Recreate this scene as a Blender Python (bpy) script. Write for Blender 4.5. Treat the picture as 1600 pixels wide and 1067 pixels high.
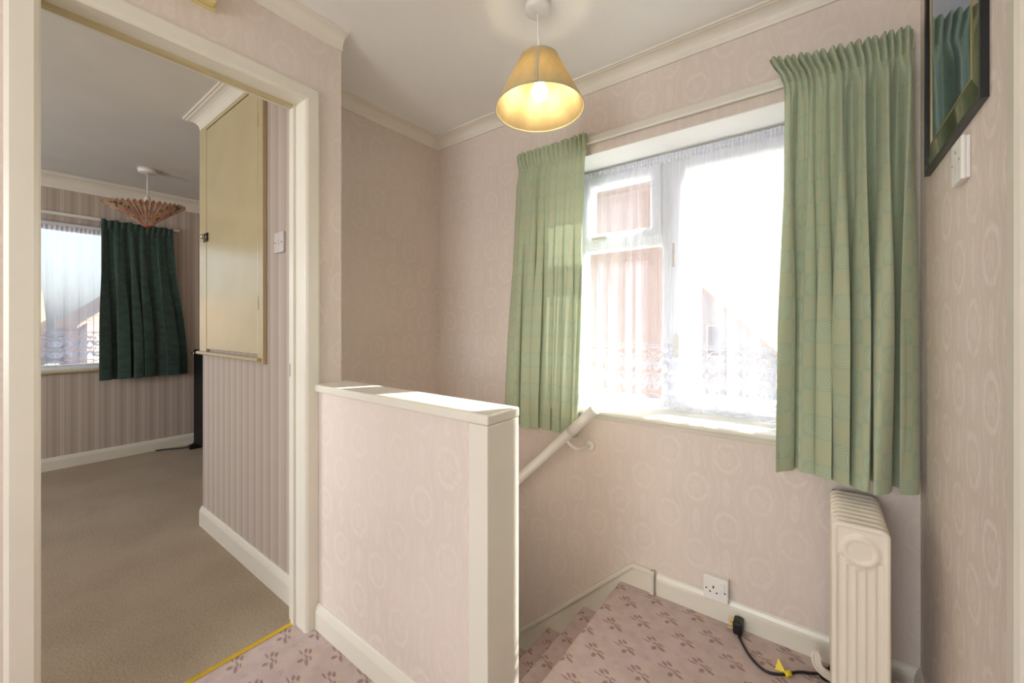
import bpy, bmesh, math, random
from mathutils import Vector, Matrix, Quaternion

for o in list(bpy.data.objects):
    bpy.data.objects.remove(o, do_unlink=True)
S = bpy.context.scene
COL = S.collection
R = math.radians

# ------------------------------------------------------------------ camera, sky, sun, exposure
EYE = 1.155
cam_d = bpy.data.cameras.new('camera')
cam = bpy.data.objects.new('camera', cam_d)
COL.objects.link(cam)
cam_d.sensor_width = 36.0
cam_d.lens = 36.0 * 634.75 / 1600.0
cam_d.shift_y = -(533.5 - 506.2) / 1600.0
cam_d.clip_start = 0.02
cam_d.clip_end = 400
cam.location = (0, 0, EYE)
cam.rotation_euler = (R(90), 0, R(37.194))
S.camera = cam

SUN_K, SUN_T = 0.56, 0.655                       # azimuth (x per y) and rise over run
sun_dir = Vector((SUN_K, 1.0, SUN_T * math.hypot(SUN_K, 1.0))).normalized()
w = bpy.data.worlds.new('sky')
S.world = w
w.use_nodes = True
wn = w.node_tree.nodes
wl = w.node_tree.links
wn.clear()
sky = wn.new('ShaderNodeTexSky')
sky.sky_type = 'NISHITA'
sky.sun_disc = False
sky.sun_elevation = math.asin(sun_dir.z)
sky.sun_rotation = math.atan2(sun_dir.x, sun_dir.y)
sky.dust_density = 3.0
hs = wn.new('ShaderNodeHueSaturation')
hs.inputs['Saturation'].default_value = 0.45
bg = wn.new('ShaderNodeBackground')
bg.inputs['Strength'].default_value = 0.18
wo = wn.new('ShaderNodeOutputWorld')
wl.new(sky.outputs[0], hs.inputs['Color'])
wl.new(hs.outputs[0], bg.inputs['Color'])
wl.new(bg.outputs[0], wo.inputs['Surface'])

sun_l = bpy.data.lights.new('sun', 'SUN')
sun_l.energy = 9.0
sun_l.angle = R(0.6)
sun_l.color = (1.0, 0.97, 0.92)
sun = bpy.data.objects.new('sun', sun_l)
COL.objects.link(sun)
sun.location = sun_dir * 30
sun.rotation_euler = (-sun_dir).to_track_quat('-Z', 'Y').to_euler()



def fill_lamp(name, loc, aim, sx, sy, watts, col):
    l = bpy.data.lights.new(name, 'AREA')
    l.shape = 'RECTANGLE'
    l.size, l.size_y = sx, sy
    l.energy = watts
    l.color = col
    o = bpy.data.objects.new(name, l)
    COL.objects.link(o)
    o.location = loc
    o.rotation_euler = Vector(aim).to_track_quat('-Z', 'Z').to_euler()
    return o


# added fill lamps in unseen openings behind the camera (landing and bedroom)
fill_lamp('fill_landing', (-0.625, -2.32, 1.4), (0, 1, 0), 1.2, 1.25, 11.5, (0.92, 0.97, 1.0))
fill_lamp('fill_bedroom', (-3.1, -2.32, 1.4), (0, 1, 0), 1.35, 1.25, 12.0, (0.97, 0.98, 1.0))

vs = S.view_settings
vs.view_transform = 'Standard'
vs.look = 'None'
vs.gamma = 1.0
vs.use_curve_mapping = False
vs.exposure = 1.7
S.cycles.use_denoising = True
S.cycles.use_adaptive_sampling = True
S.cycles.adaptive_threshold = 0.025
S.cycles.max_bounces = 9
S.cycles.diffuse_bounces = 6
S.cycles.transparent_max_bounces = 14
S.cycles.sample_clamp_indirect = 6.0


# ------------------------------------------------------------------ material helpers
def srgb(r, g, b):
    def f(c):
        c /= 255.0
        return c / 12.92 if c <= 0.04045 else ((c + 0.055) / 1.055) ** 2.4
    return (f(r), f(g), f(b), 1.0)


class NT:
    def __init__(self, name):
        self.mat = bpy.data.materials.new(name)
        self.mat.use_nodes = True
        self.t = self.mat.node_tree
        self.t.nodes.clear()
        self.out = self.t.nodes.new('ShaderNodeOutputMaterial')

    def n(self, typ, **kw):
        nd = self.t.nodes.new(typ)
        for k, v in kw.items():
            setattr(nd, k, v)
        return nd

    def put(self, sock, v):
        if v is None:
            return
        if isinstance(v, bpy.types.NodeSocket):
            self.t.links.new(v, sock)
        else:
            if isinstance(v, tuple) and hasattr(sock.default_value, '__len__'):
                v = v[:len(sock.default_value)]
            sock.default_value = v

    def m(self, op, a, b=None, c=None, clamp=False):
        nd = self.n('ShaderNodeMath', operation=op, use_clamp=clamp)
        self.put(nd.inputs[0], a)
        self.put(nd.inputs[1], b)
        self.put(nd.inputs[2], c)
        return nd.outputs[0]

    def add(self, a, b): return self.m('ADD', a, b)
    def sub(self, a, b): return self.m('SUBTRACT', a, b)
    def mul(self, a, b): return self.m('MULTIPLY', a, b)
    def mx(self, a, b): return self.m('MAXIMUM', a, b)

    def xyz(self, vec):
        nd = self.n('ShaderNodeSeparateXYZ')
        self.put(nd.inputs[0], vec)
        return nd.outputs

    def comb(self, x, y, z=0.0):
        nd = self.n('ShaderNodeCombineXYZ')
        self.put(nd.inputs[0], x); self.put(nd.inputs[1], y); self.put(nd.inputs[2], z)
        return nd.outputs[0]

    def pos(self): return self.n('ShaderNodeNewGeometry').outputs['Position']
    def obj(self): return self.n('ShaderNodeTexCoord').outputs['Object']
    def uv(self): return self.n('ShaderNodeTexCoord').outputs['UV']

    def noise(self, vec, scale, detail=2.0, rough=0.5, out='Fac'):
        nd = self.n('ShaderNodeTexNoise')
        self.put(nd.inputs['Vector'], vec)
        nd.inputs['Scale'].default_value = scale
        nd.inputs['Detail'].default_value = detail
        nd.inputs['Roughness'].default_value = rough
        return nd.outputs[0 if out == 'Fac' else 1]

    def scale(self, vec, s):
        nd = self.n('ShaderNodeVectorMath', operation='MULTIPLY')
        self.put(nd.inputs[0], vec)
        nd.inputs[1].default_value = s
        return nd.outputs[0]

    def smooth(self, v, lo, hi, a=0.0, b=1.0):
        nd = self.n('ShaderNodeMapRange', interpolation_type='SMOOTHSTEP')
        self.put(nd.inputs[0], v)
        nd.inputs[1].default_value = lo; nd.inputs[2].default_value = hi
        nd.inputs[3].default_value = a; nd.inputs[4].default_value = b
        return nd.outputs[0]

    def mix(self, f, a, b):
        nd = self.n('ShaderNodeMix', data_type='RGBA')
        self.put(nd.inputs[0], f)
        self.put(nd.inputs[6], a)
        self.put(nd.inputs[7], b)
        return nd.outputs[2]

    def bump(self, h, strength=0.3, dist=0.002):
        nd = self.n('ShaderNodeBump')
        nd.inputs['Strength'].default_value = strength
        nd.inputs['Distance'].default_value = dist
        self.put(nd.inputs['Height'], h)
        return nd.outputs[0]

    def bsdf(self, color, rough=0.5, normal=None, metal=0.0, spec=0.5, coat=0.0, sheen=0.0, emit=None, estr=0.0):
        p = self.n('ShaderNodeBsdfPrincipled')
        self.put(p.inputs['Base Color'], color)
        self.put(p.inputs['Roughness'], rough)
        self.put(p.inputs['Metallic'], metal)
        p.inputs['Specular IOR Level'].default_value = spec
        p.inputs['Coat Weight'].default_value = coat
        p.inputs['Sheen Weight'].default_value = sheen
        if normal is not None:
            self.t.links.new(normal, p.inputs['Normal'])
        if emit is not None:
            self.put(p.inputs['Emission Color'], emit)
            p.inputs['Emission Strength'].default_value = estr
        return p.outputs[0]

    def mixsh(self, f, a, b):
        nd = self.n('ShaderNodeMixShader')
        self.put(nd.inputs[0], f)
        self.t.links.new(a, nd.inputs[1])
        self.t.links.new(b, nd.inputs[2])
        return nd.outputs[0]

    def end(self, sh):
        self.t.links.new(sh, self.out.inputs['Surface'])
        return self.mat


def simple(name, col, rough=0.5, metal=0.0, spec=0.5, coat=0.0, var=0.06, vscale=6.0, bump=0.0, bscale=80.0):
    t = NT(name)
    p = t.obj()
    nz = t.noise(p, vscale, 3.0)
    c = t.mix(t.smooth(nz, 0.3, 0.7), tuple(x * (1 - var) for x in col[:3]) + (1,), tuple(min(1, x * (1 + var)) for x in col[:3]) + (1,))
    nrm = t.bump(t.noise(p, bscale, 2.0), bump, 0.001) if bump else None
    return t.end(t.bsdf(c, rough, nrm, metal, spec, coat))


def wallpaper(name, axis, u0, z0, ground, motif):
    """ogee damask: half-drop medallions 0.109 m apart, 0.27 m repeat"""
    t = NT(name)
    x = t.xyz(t.pos())
    wob = t.sub(t.noise(t.pos(), 34.0, 3.0), 0.5)
    fine = t.noise(t.pos(), 70.0, 3.0, 0.6)
    u = t.add(x[axis], t.mul(wob, 0.022))
    z = t.add(x[2], t.mul(t.sub(t.noise(t.pos(), 38.0, 3.0), 0.5), 0.022))
    a = t.m('DIVIDE', t.sub(u, u0), 0.109)
    i = t.m('FLOOR', t.add(a, 0.5))
    du = t.mul(t.sub(a, i), 0.109)
    zo = t.mul(t.m('FLOORED_MODULO', i, 2.0), 0.135)
    zz = t.sub(t.sub(z, z0), zo)
    dz = t.sub(t.m('FLOORED_MODULO', t.add(zz, 0.135), 0.27), 0.135)
    ex = t.m('DIVIDE', du, 0.042)
    ez = t.m('DIVIDE', dz, 0.052)
    rho = t.m('SQRT', t.add(t.mul(ex, ex), t.mul(ez, ez)))
    th = t.m('ARCTAN2', dz, du)
    ring = t.smooth(t.m('ABSOLUTE', t.sub(rho, 1.0)), 0.10, 0.2, 1.0, 0.0)
    fl_r = t.add(0.52, t.mul(t.m('COSINE', t.mul(th, 6.0)), 0.16))
    flower = t.smooth(t.sub(rho, fl_r), -0.12, 0.10, 0.55, 0.0)
    # teardrop between the medallions of a column
    dzc = t.sub(t.m('ABSOLUTE', dz), 0.135)
    tx = t.m('DIVIDE', du, 0.016)
    tz = t.m('DIVIDE', dzc, 0.055)
    tear = t.smooth(t.add(t.mul(tx, tx), t.mul(tz, tz)), 0.75, 1.1, 0.8, 0.0)
    # ogee outline
    wv = t.add(0.040, t.mul(t.m('COSINE', t.mul(dz, 2 * math.pi / 0.27)), 0.013))
    og = t.smooth(t.m('ABSOLUTE', t.sub(t.m('ABSOLUTE', du), wv)), 0.002, 0.005, 0.6, 0.0)
    pat = t.mx(t.mx(ring, flower), t.mx(tear, og))
    pat = t.mul(pat, t.smooth(fine, 0.36, 0.56, 0.3, 1.0))
    big = t.noise(t.pos(), 2.2, 2.0)
    g2 = t.mix(t.smooth(big, 0.35, 0.65), ground, tuple(c * 0.95 for c in ground[:3]) + (1,))
    c = t.mix(t.mul(pat, 0.8), g2, motif)
    nrm = t.bump(t.add(t.mul(pat, 0.4), t.mul(fine, 0.6)), 0.22, 0.001)
    return t.end(t.bsdf(c, 0.62, nrm, spec=0.3))


WP_G = srgb(221, 208, 198)
WP_M = srgb(225, 213, 204)
M = {}
M['wp_x'] = wallpaper('damask_wallpaper_back', 0, -1.817, 1.71, WP_G, WP_M)
M['wp_y'] = wallpaper('damask_wallpaper_side', 1, 1.654, 1.71, WP_G, WP_M)
M['wp_half'] = wallpaper('damask_wallpaper_half', 0, -1.37, 0.62, WP_G, WP_M)
M['wp_right'] = wallpaper('damask_wallpaper_right', 1, 1.222, 1.147, srgb(216, 203, 192), srgb(229, 219, 211))


def stripe_paper(name, axis, period=0.098):
    t = NT(name)
    x = t.xyz(t.pos())
    a = t.m('FRACT', t.m('DIVIDE', x[axis], period))
    col = srgb(184, 171, 160)
    def band(c0, hw, amt):
        d = t.m('ABSOLUTE', t.sub(a, c0))
        return t.smooth(d, hw * 0.7, hw * 1.2, amt, 0.0)
    cream = t.mx(t.mx(band(0.18, 0.045, 1.0), band(0.31, 0.03, 0.9)), t.mx(band(0.50, 0.02, 0.55), band(0.62, 0.02, 0.45)))
    dark = t.mx(band(0.80, 0.12, 0.7), band(0.41, 0.035, 0.5))
    c = t.mix(dark, col, srgb(172, 156, 147))
    c = t.mix(cream, c, srgb(204, 193, 177))
    f = t.noise(t.pos(), 120.0, 2.0)
    return t.end(t.bsdf(c, 0.6, t.bump(f, 0.2, 0.0008), spec=0.3))


M['stripe_x'] = stripe_paper('striped_wallpaper_side', 0, 0.078)
M['stripe_y'] = stripe_paper('striped_wallpaper_far', 1, 0.098)
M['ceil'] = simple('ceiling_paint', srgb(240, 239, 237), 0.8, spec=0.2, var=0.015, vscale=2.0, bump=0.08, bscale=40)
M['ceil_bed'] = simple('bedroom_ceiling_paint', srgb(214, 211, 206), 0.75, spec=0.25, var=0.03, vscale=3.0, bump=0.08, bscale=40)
M['gloss'] = simple('cream_gloss_paint', srgb(224, 219, 205), 0.28, spec=0.5, var=0.02, vscale=4.0, bump=0.05, bscale=30)
M['gloss_bed'] = simple('yellowed_cream_gloss', srgb(194, 179, 140), 0.2, spec=0.5, var=0.03, vscale=4.0, bump=0.06, bscale=24)
M['cove'] = simple('coving_paint', srgb(228, 222, 210), 0.5, var=0.015)
M['white'] = simple('white_plastic', srgb(232, 230, 226), 0.35, var=0.01)
M['upvc'] = simple('white_upvc', srgb(238, 240, 242), 0.3, var=0.01)
M['railwhite'] = simple('white_handrail', srgb(226, 222, 212), 0.35, var=0.015)
M['heater'] = simple('cream_enamel', srgb(232, 223, 207), 0.33, var=0.012)
M['black'] = simple('black_plastic', srgb(22, 22, 24), 0.4, var=0.1)
M['blackpanel'] = simple('black_panel', srgb(10, 10, 12), 0.55, var=0.1, spec=0.3)
M['cord'] = simple('black_rubber', srgb(30, 30, 32), 0.5)
M['yellow'] = simple('yellow_tag', srgb(232, 206, 20), 0.45, var=0.05)
M['red'] = simple('red_print', srgb(180, 60, 40), 0.5)
M['brass'] = simple('brass_strip', srgb(240, 206, 64), 0.3, metal=0.6, var=0.06)
M['brasspin'] = simple('brass_pin', srgb(220, 180, 80), 0.3, metal=1.0)
M['chrome'] = simple('chrome', srgb(190, 190, 185), 0.2, metal=1.0)
M['darkmetal'] = simple('dark_metal', srgb(46, 42, 38), 0.35, metal=0.8)
M['hole'] = simple('socket_hole', srgb(48, 46, 44), 0.6)
M['chime'] = simple('yellowed_plastic', srgb(222, 204, 140), 0.4, var=0.03)
M['frameblack'] = simple('black_frame_wood', srgb(30, 31, 35), 0.3, var=0.1)
M['gilt'] = simple('gilt_slip', srgb(196, 176, 128), 0.3, metal=0.8)
M['bronze_mirror'] = simple('bronze_mirror_glass', srgb(158, 148, 118), 0.03, metal=1.0, var=0.01)
M['blue_mirror'] = simple('blue_tinted_mirror_glass', srgb(88, 144, 194), 0.03, metal=1.0, var=0.01)
M['paleplate'] = simple('pale_plate', srgb(206, 198, 194), 0.4, var=0.01)
M['gutter'] = simple('grey_render', srgb(150, 152, 158), 0.8)
M['housewin'] = simple('house_window', srgb(70, 76, 86), 0.15)
M['housewhite'] = simple('house_white_paint', srgb(230, 230, 228), 0.6)
M['grass'] = simple('paved_ground', srgb(128, 128, 112), 0.9, var=0.12, vscale=0.8)


def carpet_floral():
    t = NT('floral_carpet')
    p = t.pos()
    x = t.xyz(p)
    h = 0.079
    px = t.sub(x[0], -0.319)
    py = t.add(t.sub(x[1], 1.637), t.mul(x[2], -1.0))
    # rotate lattice by 45 degrees: cell side h*sqrt2
    s = h * math.sqrt(2)
    a = t.m('DIVIDE', t.mul(t.add(px, py), math.sqrt(0.5)), s)
    b = t.m('DIVIDE', t.mul(t.sub(py, px), math.sqrt(0.5)), s)
    fa = t.mul(t.sub(a, t.m('FLOOR', t.add(a, 0.5))), s)
    fb = t.mul(t.sub(b, t.m('FLOOR', t.add(b, 0.5))), s)
    lx = t.mul(t.sub(fa, fb), math.sqrt(0.5))
    ly = t.mul(t.add(fa, fb), math.sqrt(0.5))
    wob = t.noise(p, 260.0, 2.0)
    e1 = t.add(t.add(t.mul(lx, 0.8), t.mul(ly, 0.6)), t.mul(t.sub(wob, 0.5), 0.012))
    e2 = t.add(t.add(t.mul(lx, -0.6), t.mul(ly, 0.8)), t.mul(t.sub(t.noise(p, 230.0, 2.0), 0.5), 0.012))

    def ell(cx, cy, ln, wd, deg):
        ca, sa = math.cos(R(deg)), math.sin(R(deg))
        qx = t.sub(e1, cx)
        qy = t.sub(e2, cy)
        u = t.m('DIVIDE', t.add(t.mul(qx, ca), t.mul(qy, sa)), ln)
        v = t.m('DIVIDE', t.sub(t.mul(qy, ca), t.mul(qx, sa)), wd)
        return t.smooth(t.add(t.mul(u, u), t.mul(v, v)), 0.6, 1.3, 1.0, 0.0)
    dark = None
    for e in [(-.024, .018, .016, .003, -42), (-.010, .026, .012, .0055, -65), (.006, .025, .012, .0055, -62),
              (-.008, -.017, .010, .008, 30), (.016, -.022, .018, .0055, -58), (.004, .002, .016, .003, -40),
              (.022, -.006, .012, .003, -55)]:
        q = ell(*e)
        dark = q if dark is None else t.mx(dark, q)
    cream = None
    for e in [(.032, .008, .012, .006, 5), (.020, .020, .011, .004, -50), (.032, -.020, .012, .003, -50)]:
        q = ell(*e)
        cream = q if cream is None else t.mx(cream, q)
    # faint small sprigs between the big ones
    ga = t.mul(t.sub(a, t.m('FLOOR', a)), s)
    gb = t.mul(t.sub(b, t.m('FLOOR', b)), s)
    g1 = t.sub(ga, s * .5)
    g2 = t.sub(gb, s * .5)
    gr = t.m('SQRT', t.add(t.mul(g1, g1), t.mul(g2, g2)))
    gth = t.m('ARCTAN2', g2, g1)
    small = t.smooth(t.sub(gr, t.mul(t.add(0.6, t.m('COSINE', t.mul(gth, 5.0))), 0.008)), -0.001, 0.003, 0.3, 0.0)
    pile = t.noise(p, 420.0, 2.0, 0.6)
    blot = t.noise(p, 18.0, 3.0)
    base = t.mix(t.smooth(blot, .3, .7), srgb(196, 176, 170), srgb(208, 189, 183))
    c = t.mix(small, base, srgb(152, 122, 104))
    c = t.mix(t.mul(cream, 0.65), c, srgb(214, 193, 158))
    c = t.mix(t.mul(dark, t.smooth(pile, .3, .6, .35, .85)), c, srgb(136, 101, 93))
    c = t.mix(t.smooth(pile, .35, .7, .16, 0.0), c, srgb(110, 86, 82))
    return t.end(t.bsdf(c, 0.95, t.bump(pile, 0.5, 0.003), spec=0.1, sheen=0.2))


def carpet_plain():
    t = NT('beige_carpet')
    p = t.pos()
    pile = t.noise(p, 130.0, 3.0, 0.7)
    fine = t.noise(p, 330.0, 2.0, 0.6)
    blot = t.noise(p, 3.0, 3.0)
    c = t.mix(t.smooth(blot, .3, .7), srgb(176, 156, 130), srgb(188, 169, 142))
    c = t.mix(t.smooth(pile, .3, .6, .45, 0.0), c, srgb(118, 102, 84))
    c = t.mix(t.smooth(fine, .5, .75, 0.0, .3), c, srgb(214, 200, 180))
    return t.end(t.bsdf(c, 0.95, t.bump(t.add(pile, fine), 0.8, 0.006), spec=0.1, sheen=0.2))


M['carpet'] = carpet_floral()
M['carpet_bed'] = carpet_plain()


def curtain_green():
    t = NT('green_check_curtain')
    x = t.xyz(t.uv())
    q = 0.078
    a = t.m('DIVIDE', x[0], q)
    b = t.m('DIVIDE', x[1], q)
    ia = t.m('FLOOR', a)
    ib = t.m('FLOOR', b)
    par = t.m('FLOORED_MODULO', t.add(ia, ib), 2.0)
    fx = t.mul(t.sub(t.sub(a, ia), 0.5), q)
    fy = t.mul(t.sub(t.sub(b, ib), 0.5), q)
    r = t.m('SQRT', t.add(t.mul(fx, fx), t.mul(fy, fy)))
    rings = t.m('SINE', t.mul(r, 2 * math.pi / 0.0078))
    circ = t.mul(t.mul(t.smooth(rings, 0.0, 0.7), t.smooth(r, 0.032, 0.036, 1.0, 0.0)), par)
    thread = t.noise(t.scale(t.uv(), (900.0, 60.0, 1.0)), 1.0, 1.0)
    ribs = t.m('SINE', t.mul(x[0], 2 * math.pi / 0.004))
    c = t.mix(par, srgb(180, 187, 156), srgb(168, 183, 156))
    c = t.mix(t.mul(circ, 0.55), c, srgb(206, 210, 172))
    c = t.mix(t.mul(t.smooth(ribs, 0.2, 0.9, 0.0, 0.12), t.sub(1.0, par)), c, srgb(196, 196, 150))
    c = t.mix(t.smooth(thread, .4, .7, 0.0, .12), c, srgb(150, 164, 130))
    nrm = t.bump(t.add(t.mul(circ, .6), t.mul(thread, .4)), 0.25, 0.001)
    d = t.bsdf(c, 0.7, nrm, spec=0.2, sheen=0.25)
    tr = t.n('ShaderNodeBsdfTranslucent')
    t.put(tr.inputs[0], c)
    return t.end(t.mixsh(0.09, d, tr.outputs[0]))


def curtain_dark():
    t = NT('dark_green_velvet')
    p = t.obj()
    nz = t.noise(t.scale(t.uv(), (22.0, 22.0, 1.0)), 1.0, 3.0, .6)
    fine = t.noise(t.uv(), 300.0, 2.0)
    c = t.mix(t.smooth(nz, .35, .65), srgb(28, 52, 46), srgb(42, 70, 60))
    return t.end(t.bsdf(c, 0.55, t.bump(fine, .3, .001), spec=0.3, sheen=0.6))


def net(name, lace=False, dens=0.46, heading=False, trans=0.05):
    t = NT(name)
    x = t.xyz(t.uv())
    white = t.n('ShaderNodeBsdfDiffuse')
    t.put(white.inputs[0], srgb(232, 234, 246))
    trl = t.n('ShaderNodeBsdfTranslucent')
    t.put(trl.inputs[0], srgb(206, 214, 236))
    cloth = t.mixsh(trans, white.outputs[0], trl.outputs[0])
    tp = t.n('ShaderNodeBsdfTransparent')
    thread = t.noise(t.scale(t.uv(), (420.0, 6.0, 1.0)), 1.0, 1.0)
    if lace:
        P = 0.105
        v = x[1]                                        # metres down from the top of the lace
        a = t.m('DIVIDE', x[0], P)
        fa = t.mul(t.sub(t.m('FRACT', a), 0.5), P)
        # border of small rings
        rb = t.mul(t.sub(t.m('FRACT', t.m('DIVIDE', x[0], 0.015)), 0.5), 0.015)
        vb = t.sub(v, 0.010)
        rr = t.m('SQRT', t.add(t.mul(rb, rb), t.mul(vb, vb)))
        pat = t.smooth(t.m('ABSOLUTE', t.sub(rr, 0.006)), 0.0012, 0.0024, 1.0, 0.0)
        pat = t.mx(pat, t.smooth(t.m('ABSOLUTE', t.sub(v, 0.019)), 0.0015, 0.003, .8, 0.0))
        pat = t.mx(pat, t.smooth(v, 0.001, 0.003, .9, 0.0))

        def arc(cx, cv, rad, wd):
            dx = t.sub(t.m('ABSOLUTE', fa), cx)
            dv = t.sub(v, cv)
            d = t.m('SQRT', t.add(t.mul(dx, dx), t.mul(dv, dv)))
            return t.smooth(t.m('ABSOLUTE', t.sub(d, rad)), wd, wd * 1.8, 1.0, 0.0), d, dx, dv
        k, d, dx, dv = arc(0.0, 0.085, 0.058, 0.0016)
        pat = t.mx(pat, t.mul(k, t.smooth(v, 0.058, 0.062, 1.0, 0.0)))
        for row in (0.085, 0.175):
            for (cx, dv0, rad) in ((0.022, 0.018, 0.017), (0.022, 0.020, 0.009)):
                k, _, _, _ = arc(cx, row + dv0, rad, 0.003)
                pat = t.mx(pat, k)

            def leaf(cx, cv, ln, wd, deg, solid=False):
                ca, sa = math.cos(R(deg)), math.sin(R(deg))
                qx = t.sub(t.m('ABSOLUTE', fa), cx)
                qy = t.sub(v, cv)
                uu = t.m('DIVIDE', t.add(t.mul(qx, ca), t.mul(qy, sa)), ln)
                ww = t.m('DIVIDE', t.sub(t.mul(qy, ca), t.mul(qx, sa)), wd)
                e = t.add(t.m('ABSOLUTE', t.mul(t.mul(ww, ww), 1.0)), t.m('ABSOLUTE', uu))
                if solid:
                    return t.smooth(e, 0.8, 1.1, 1.0, 0.0)
                return t.smooth(t.m('ABSOLUTE', t.sub(e, 0.8)), 0.16, 0.26, 1.0, 0.0)
            for L in ((0.0, row - .012, .028, .012, 90), (0.0, row - .006, .014, .006, 90, True), (0.026, row - .016, .028, .010, 50),
                      (0.044, row + .004, .022, .008, 110, True), (0.048, row - .036, .018, .007, 70, True)):
                pat = t.mx(pat, leaf(*L))
        # hem
        hem = t.add(0.262, t.mul(t.m('COSINE', t.mul(fa, 2 * math.pi / P)), 0.006))
        pat = t.mx(pat, t.smooth(t.m('ABSOLUTE', t.sub(v, t.sub(hem, 0.02))), 0.003, 0.005, 1.0, 0.0))
        dot = t.m('SQRT', t.add(t.mul(rb, rb), t.mul(t.sub(v, 0.256), t.sub(v, 0.256))))
        pat = t.mx(pat, t.smooth(dot, 0.0035, 0.005, 0.9, 0.0))
        alpha = t.add(dens - .1, t.mul(pat, 0.94 - dens + .1))
    elif heading:
        alpha = t.smooth(thread, .3, .7, 0.7, 0.95)
    else:
        alpha = t.smooth(thread, .3, .7, dens - 0.06, dens + 0.06)
    return t.end(t.mixsh(alpha, tp.outputs[0], cloth))


M['curtain'] = curtain_green()
M['curtain_dark'] = curtain_dark()
M['net'] = net('net_curtain')
M['net_head'] = net('net_heading', heading=True)
M['net_lace'] = net('net_lace', lace=True)
M['net_bed'] = net('net_curtain_bedroom', dens=0.55, trans=0.5)
M['net_bed_lace'] = net('net_lace_bedroom', lace=True, dens=0.5, trans=0.5)


def glass():
    t = NT('window_glass')
    tp = t.n('ShaderNodeBsdfTransparent')
    tp.inputs[0].default_value = (0.95, 0.97, 0.97, 1)
    gl = t.n('ShaderNodeBsdfGlossy')
    gl.inputs['Roughness'].default_value = 0.02
    return t.end(t.mixsh(0.035, tp.outputs[0], gl.outputs[0]))


M['glass'] = glass()


def shade_mat():
    t = NT('cream_lampshade')
    nz = t.noise(t.obj(), 240.0, 2.0)
    streak = t.noise(t.scale(t.obj(), (30, 30, 2)), 1.0, 2.0)
    c = t.mix(t.smooth(streak, .35, .65), srgb(222, 200, 148), srgb(230, 208, 160))
    d = t.bsdf(c, 0.75, t.bump(nz, .15, .0006), spec=0.2)
    tr = t.n('ShaderNodeBsdfTranslucent')
    t.put(tr.inputs[0], srgb(238, 218, 150))
    return t.end(t.mixsh(0.24, d, tr.outputs[0]))


M['shade'] = shade_mat()
M['shade_trim'] = simple('shade_trim', srgb(196, 186, 156), 0.7)


def bulb_mat():
    t = NT('lit_bulb')
    e = t.n('ShaderNodeEmission')
    e.inputs[0].default_value = (1.0, 0.90, 0.70, 1)
    e.inputs[1].default_value = 92.0
    return t.end(e.outputs[0])


def clear_glass():
    t = NT('clear_bulb_glass')
    tp = t.n('ShaderNodeBsdfTransparent')
    tp.inputs[0].default_value = (1.0, 0.97, 0.9, 1)
    gl = t.n('ShaderNodeBsdfGlossy')
    gl.inputs['Roughness'].default_value = 0.03
    fr = t.n('ShaderNodeFresnel')
    fr.inputs[0].default_value = 1.3
    em = t.n('ShaderNodeEmission')
    em.inputs[0].default_value = (1.0, 0.86, 0.6, 1)
    em.inputs[1].default_value = 2.0
    return t.end(t.mixsh(0.3, tp.outputs[0], em.outputs[0]))


M['bulb'] = bulb_mat()
M['bulbglass'] = clear_glass()


def fan_mat():
    t = NT('printed_fan_paper')
    x = t.xyz(t.uv())
    vec = t.comb(t.mul(x[0], 14.0), t.mul(x[1], 3.0))
    n1 = t.noise(vec, 1.0, 2.0)
    n2 = t.noise(vec, 1.7, 2.0, out='Fac')
    n3 = t.noise(t.comb(t.mul(x[0], 9.0), t.add(t.mul(x[1], 2.2), 7.0)), 1.0, 2.0)
    c = t.mix(t.smooth(n1, .4, .62), srgb(214, 182, 160), srgb(196, 150, 138))
    c = t.mix(t.smooth(n2, .56, .62, 0, .85), c, srgb(76, 104, 66))
    c = t.mix(t.smooth(n3, .60, .66, 0, .8), c, srgb(214, 158, 70))
    rib = t.m('ABSOLUTE', t.sub(t.m('FRACT', t.mul(x[0], 44.0)), 0.5))
    c = t.mix(t.smooth(rib, .38, .45, 0.0, .75), c, srgb(226, 206, 180))
    d = t.bsdf(c, 0.8, spec=0.2)
    tr = t.n('ShaderNodeBsdfTranslucent')
    t.put(tr.inputs[0], c)
    return t.end(t.mixsh(0.25, d, tr.outputs[0]))


M['fan'] = fan_mat()


def brick_mat():
    t = NT('red_brick')
    bt = t.n('ShaderNodeTexBrick')
    x = t.xyz(t.pos())
    t.put(bt.inputs['Vector'], t.comb(t.add(x[0], x[1]), x[2]))
    bt.inputs['Color1'].default_value = srgb(186, 150, 136)
    bt.inputs['Color2'].default_value = srgb(172, 132, 118)
    bt.inputs['Mortar'].default_value = srgb(200, 186, 172)
    bt.inputs['Scale'].default_value = 1.0
    bt.inputs['Mortar Size'].default_value = 0.008
    bt.inputs['Brick Width'].default_value = 0.225
    bt.inputs['Row Height'].default_value = 0.075
    return t.end(t.bsdf(bt.outputs[0], 0.9, spec=0.2))


def tile_mat():
    t = NT('roof_tiles')
    x = t.xyz(t.pos())
    r = t.m('FRACT', t.m('DIVIDE', x[2], 0.16))
    c = t.mix(t.smooth(r, 0.0, .25), srgb(120, 96, 80), srgb(178, 150, 122))
    c = t.mix(t.mul(t.noise(t.pos(), 3.0, 2.0), .4), c, srgb(150, 120, 100))
    return t.end(t.bsdf(c, 0.9, spec=0.2))


M['brick'] = brick_mat()
M['brickface'] = simple('brick_face', srgb(180, 142, 126), 0.9, var=0.12, vscale=1.3)
M['tiles'] = tile_mat()


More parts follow.
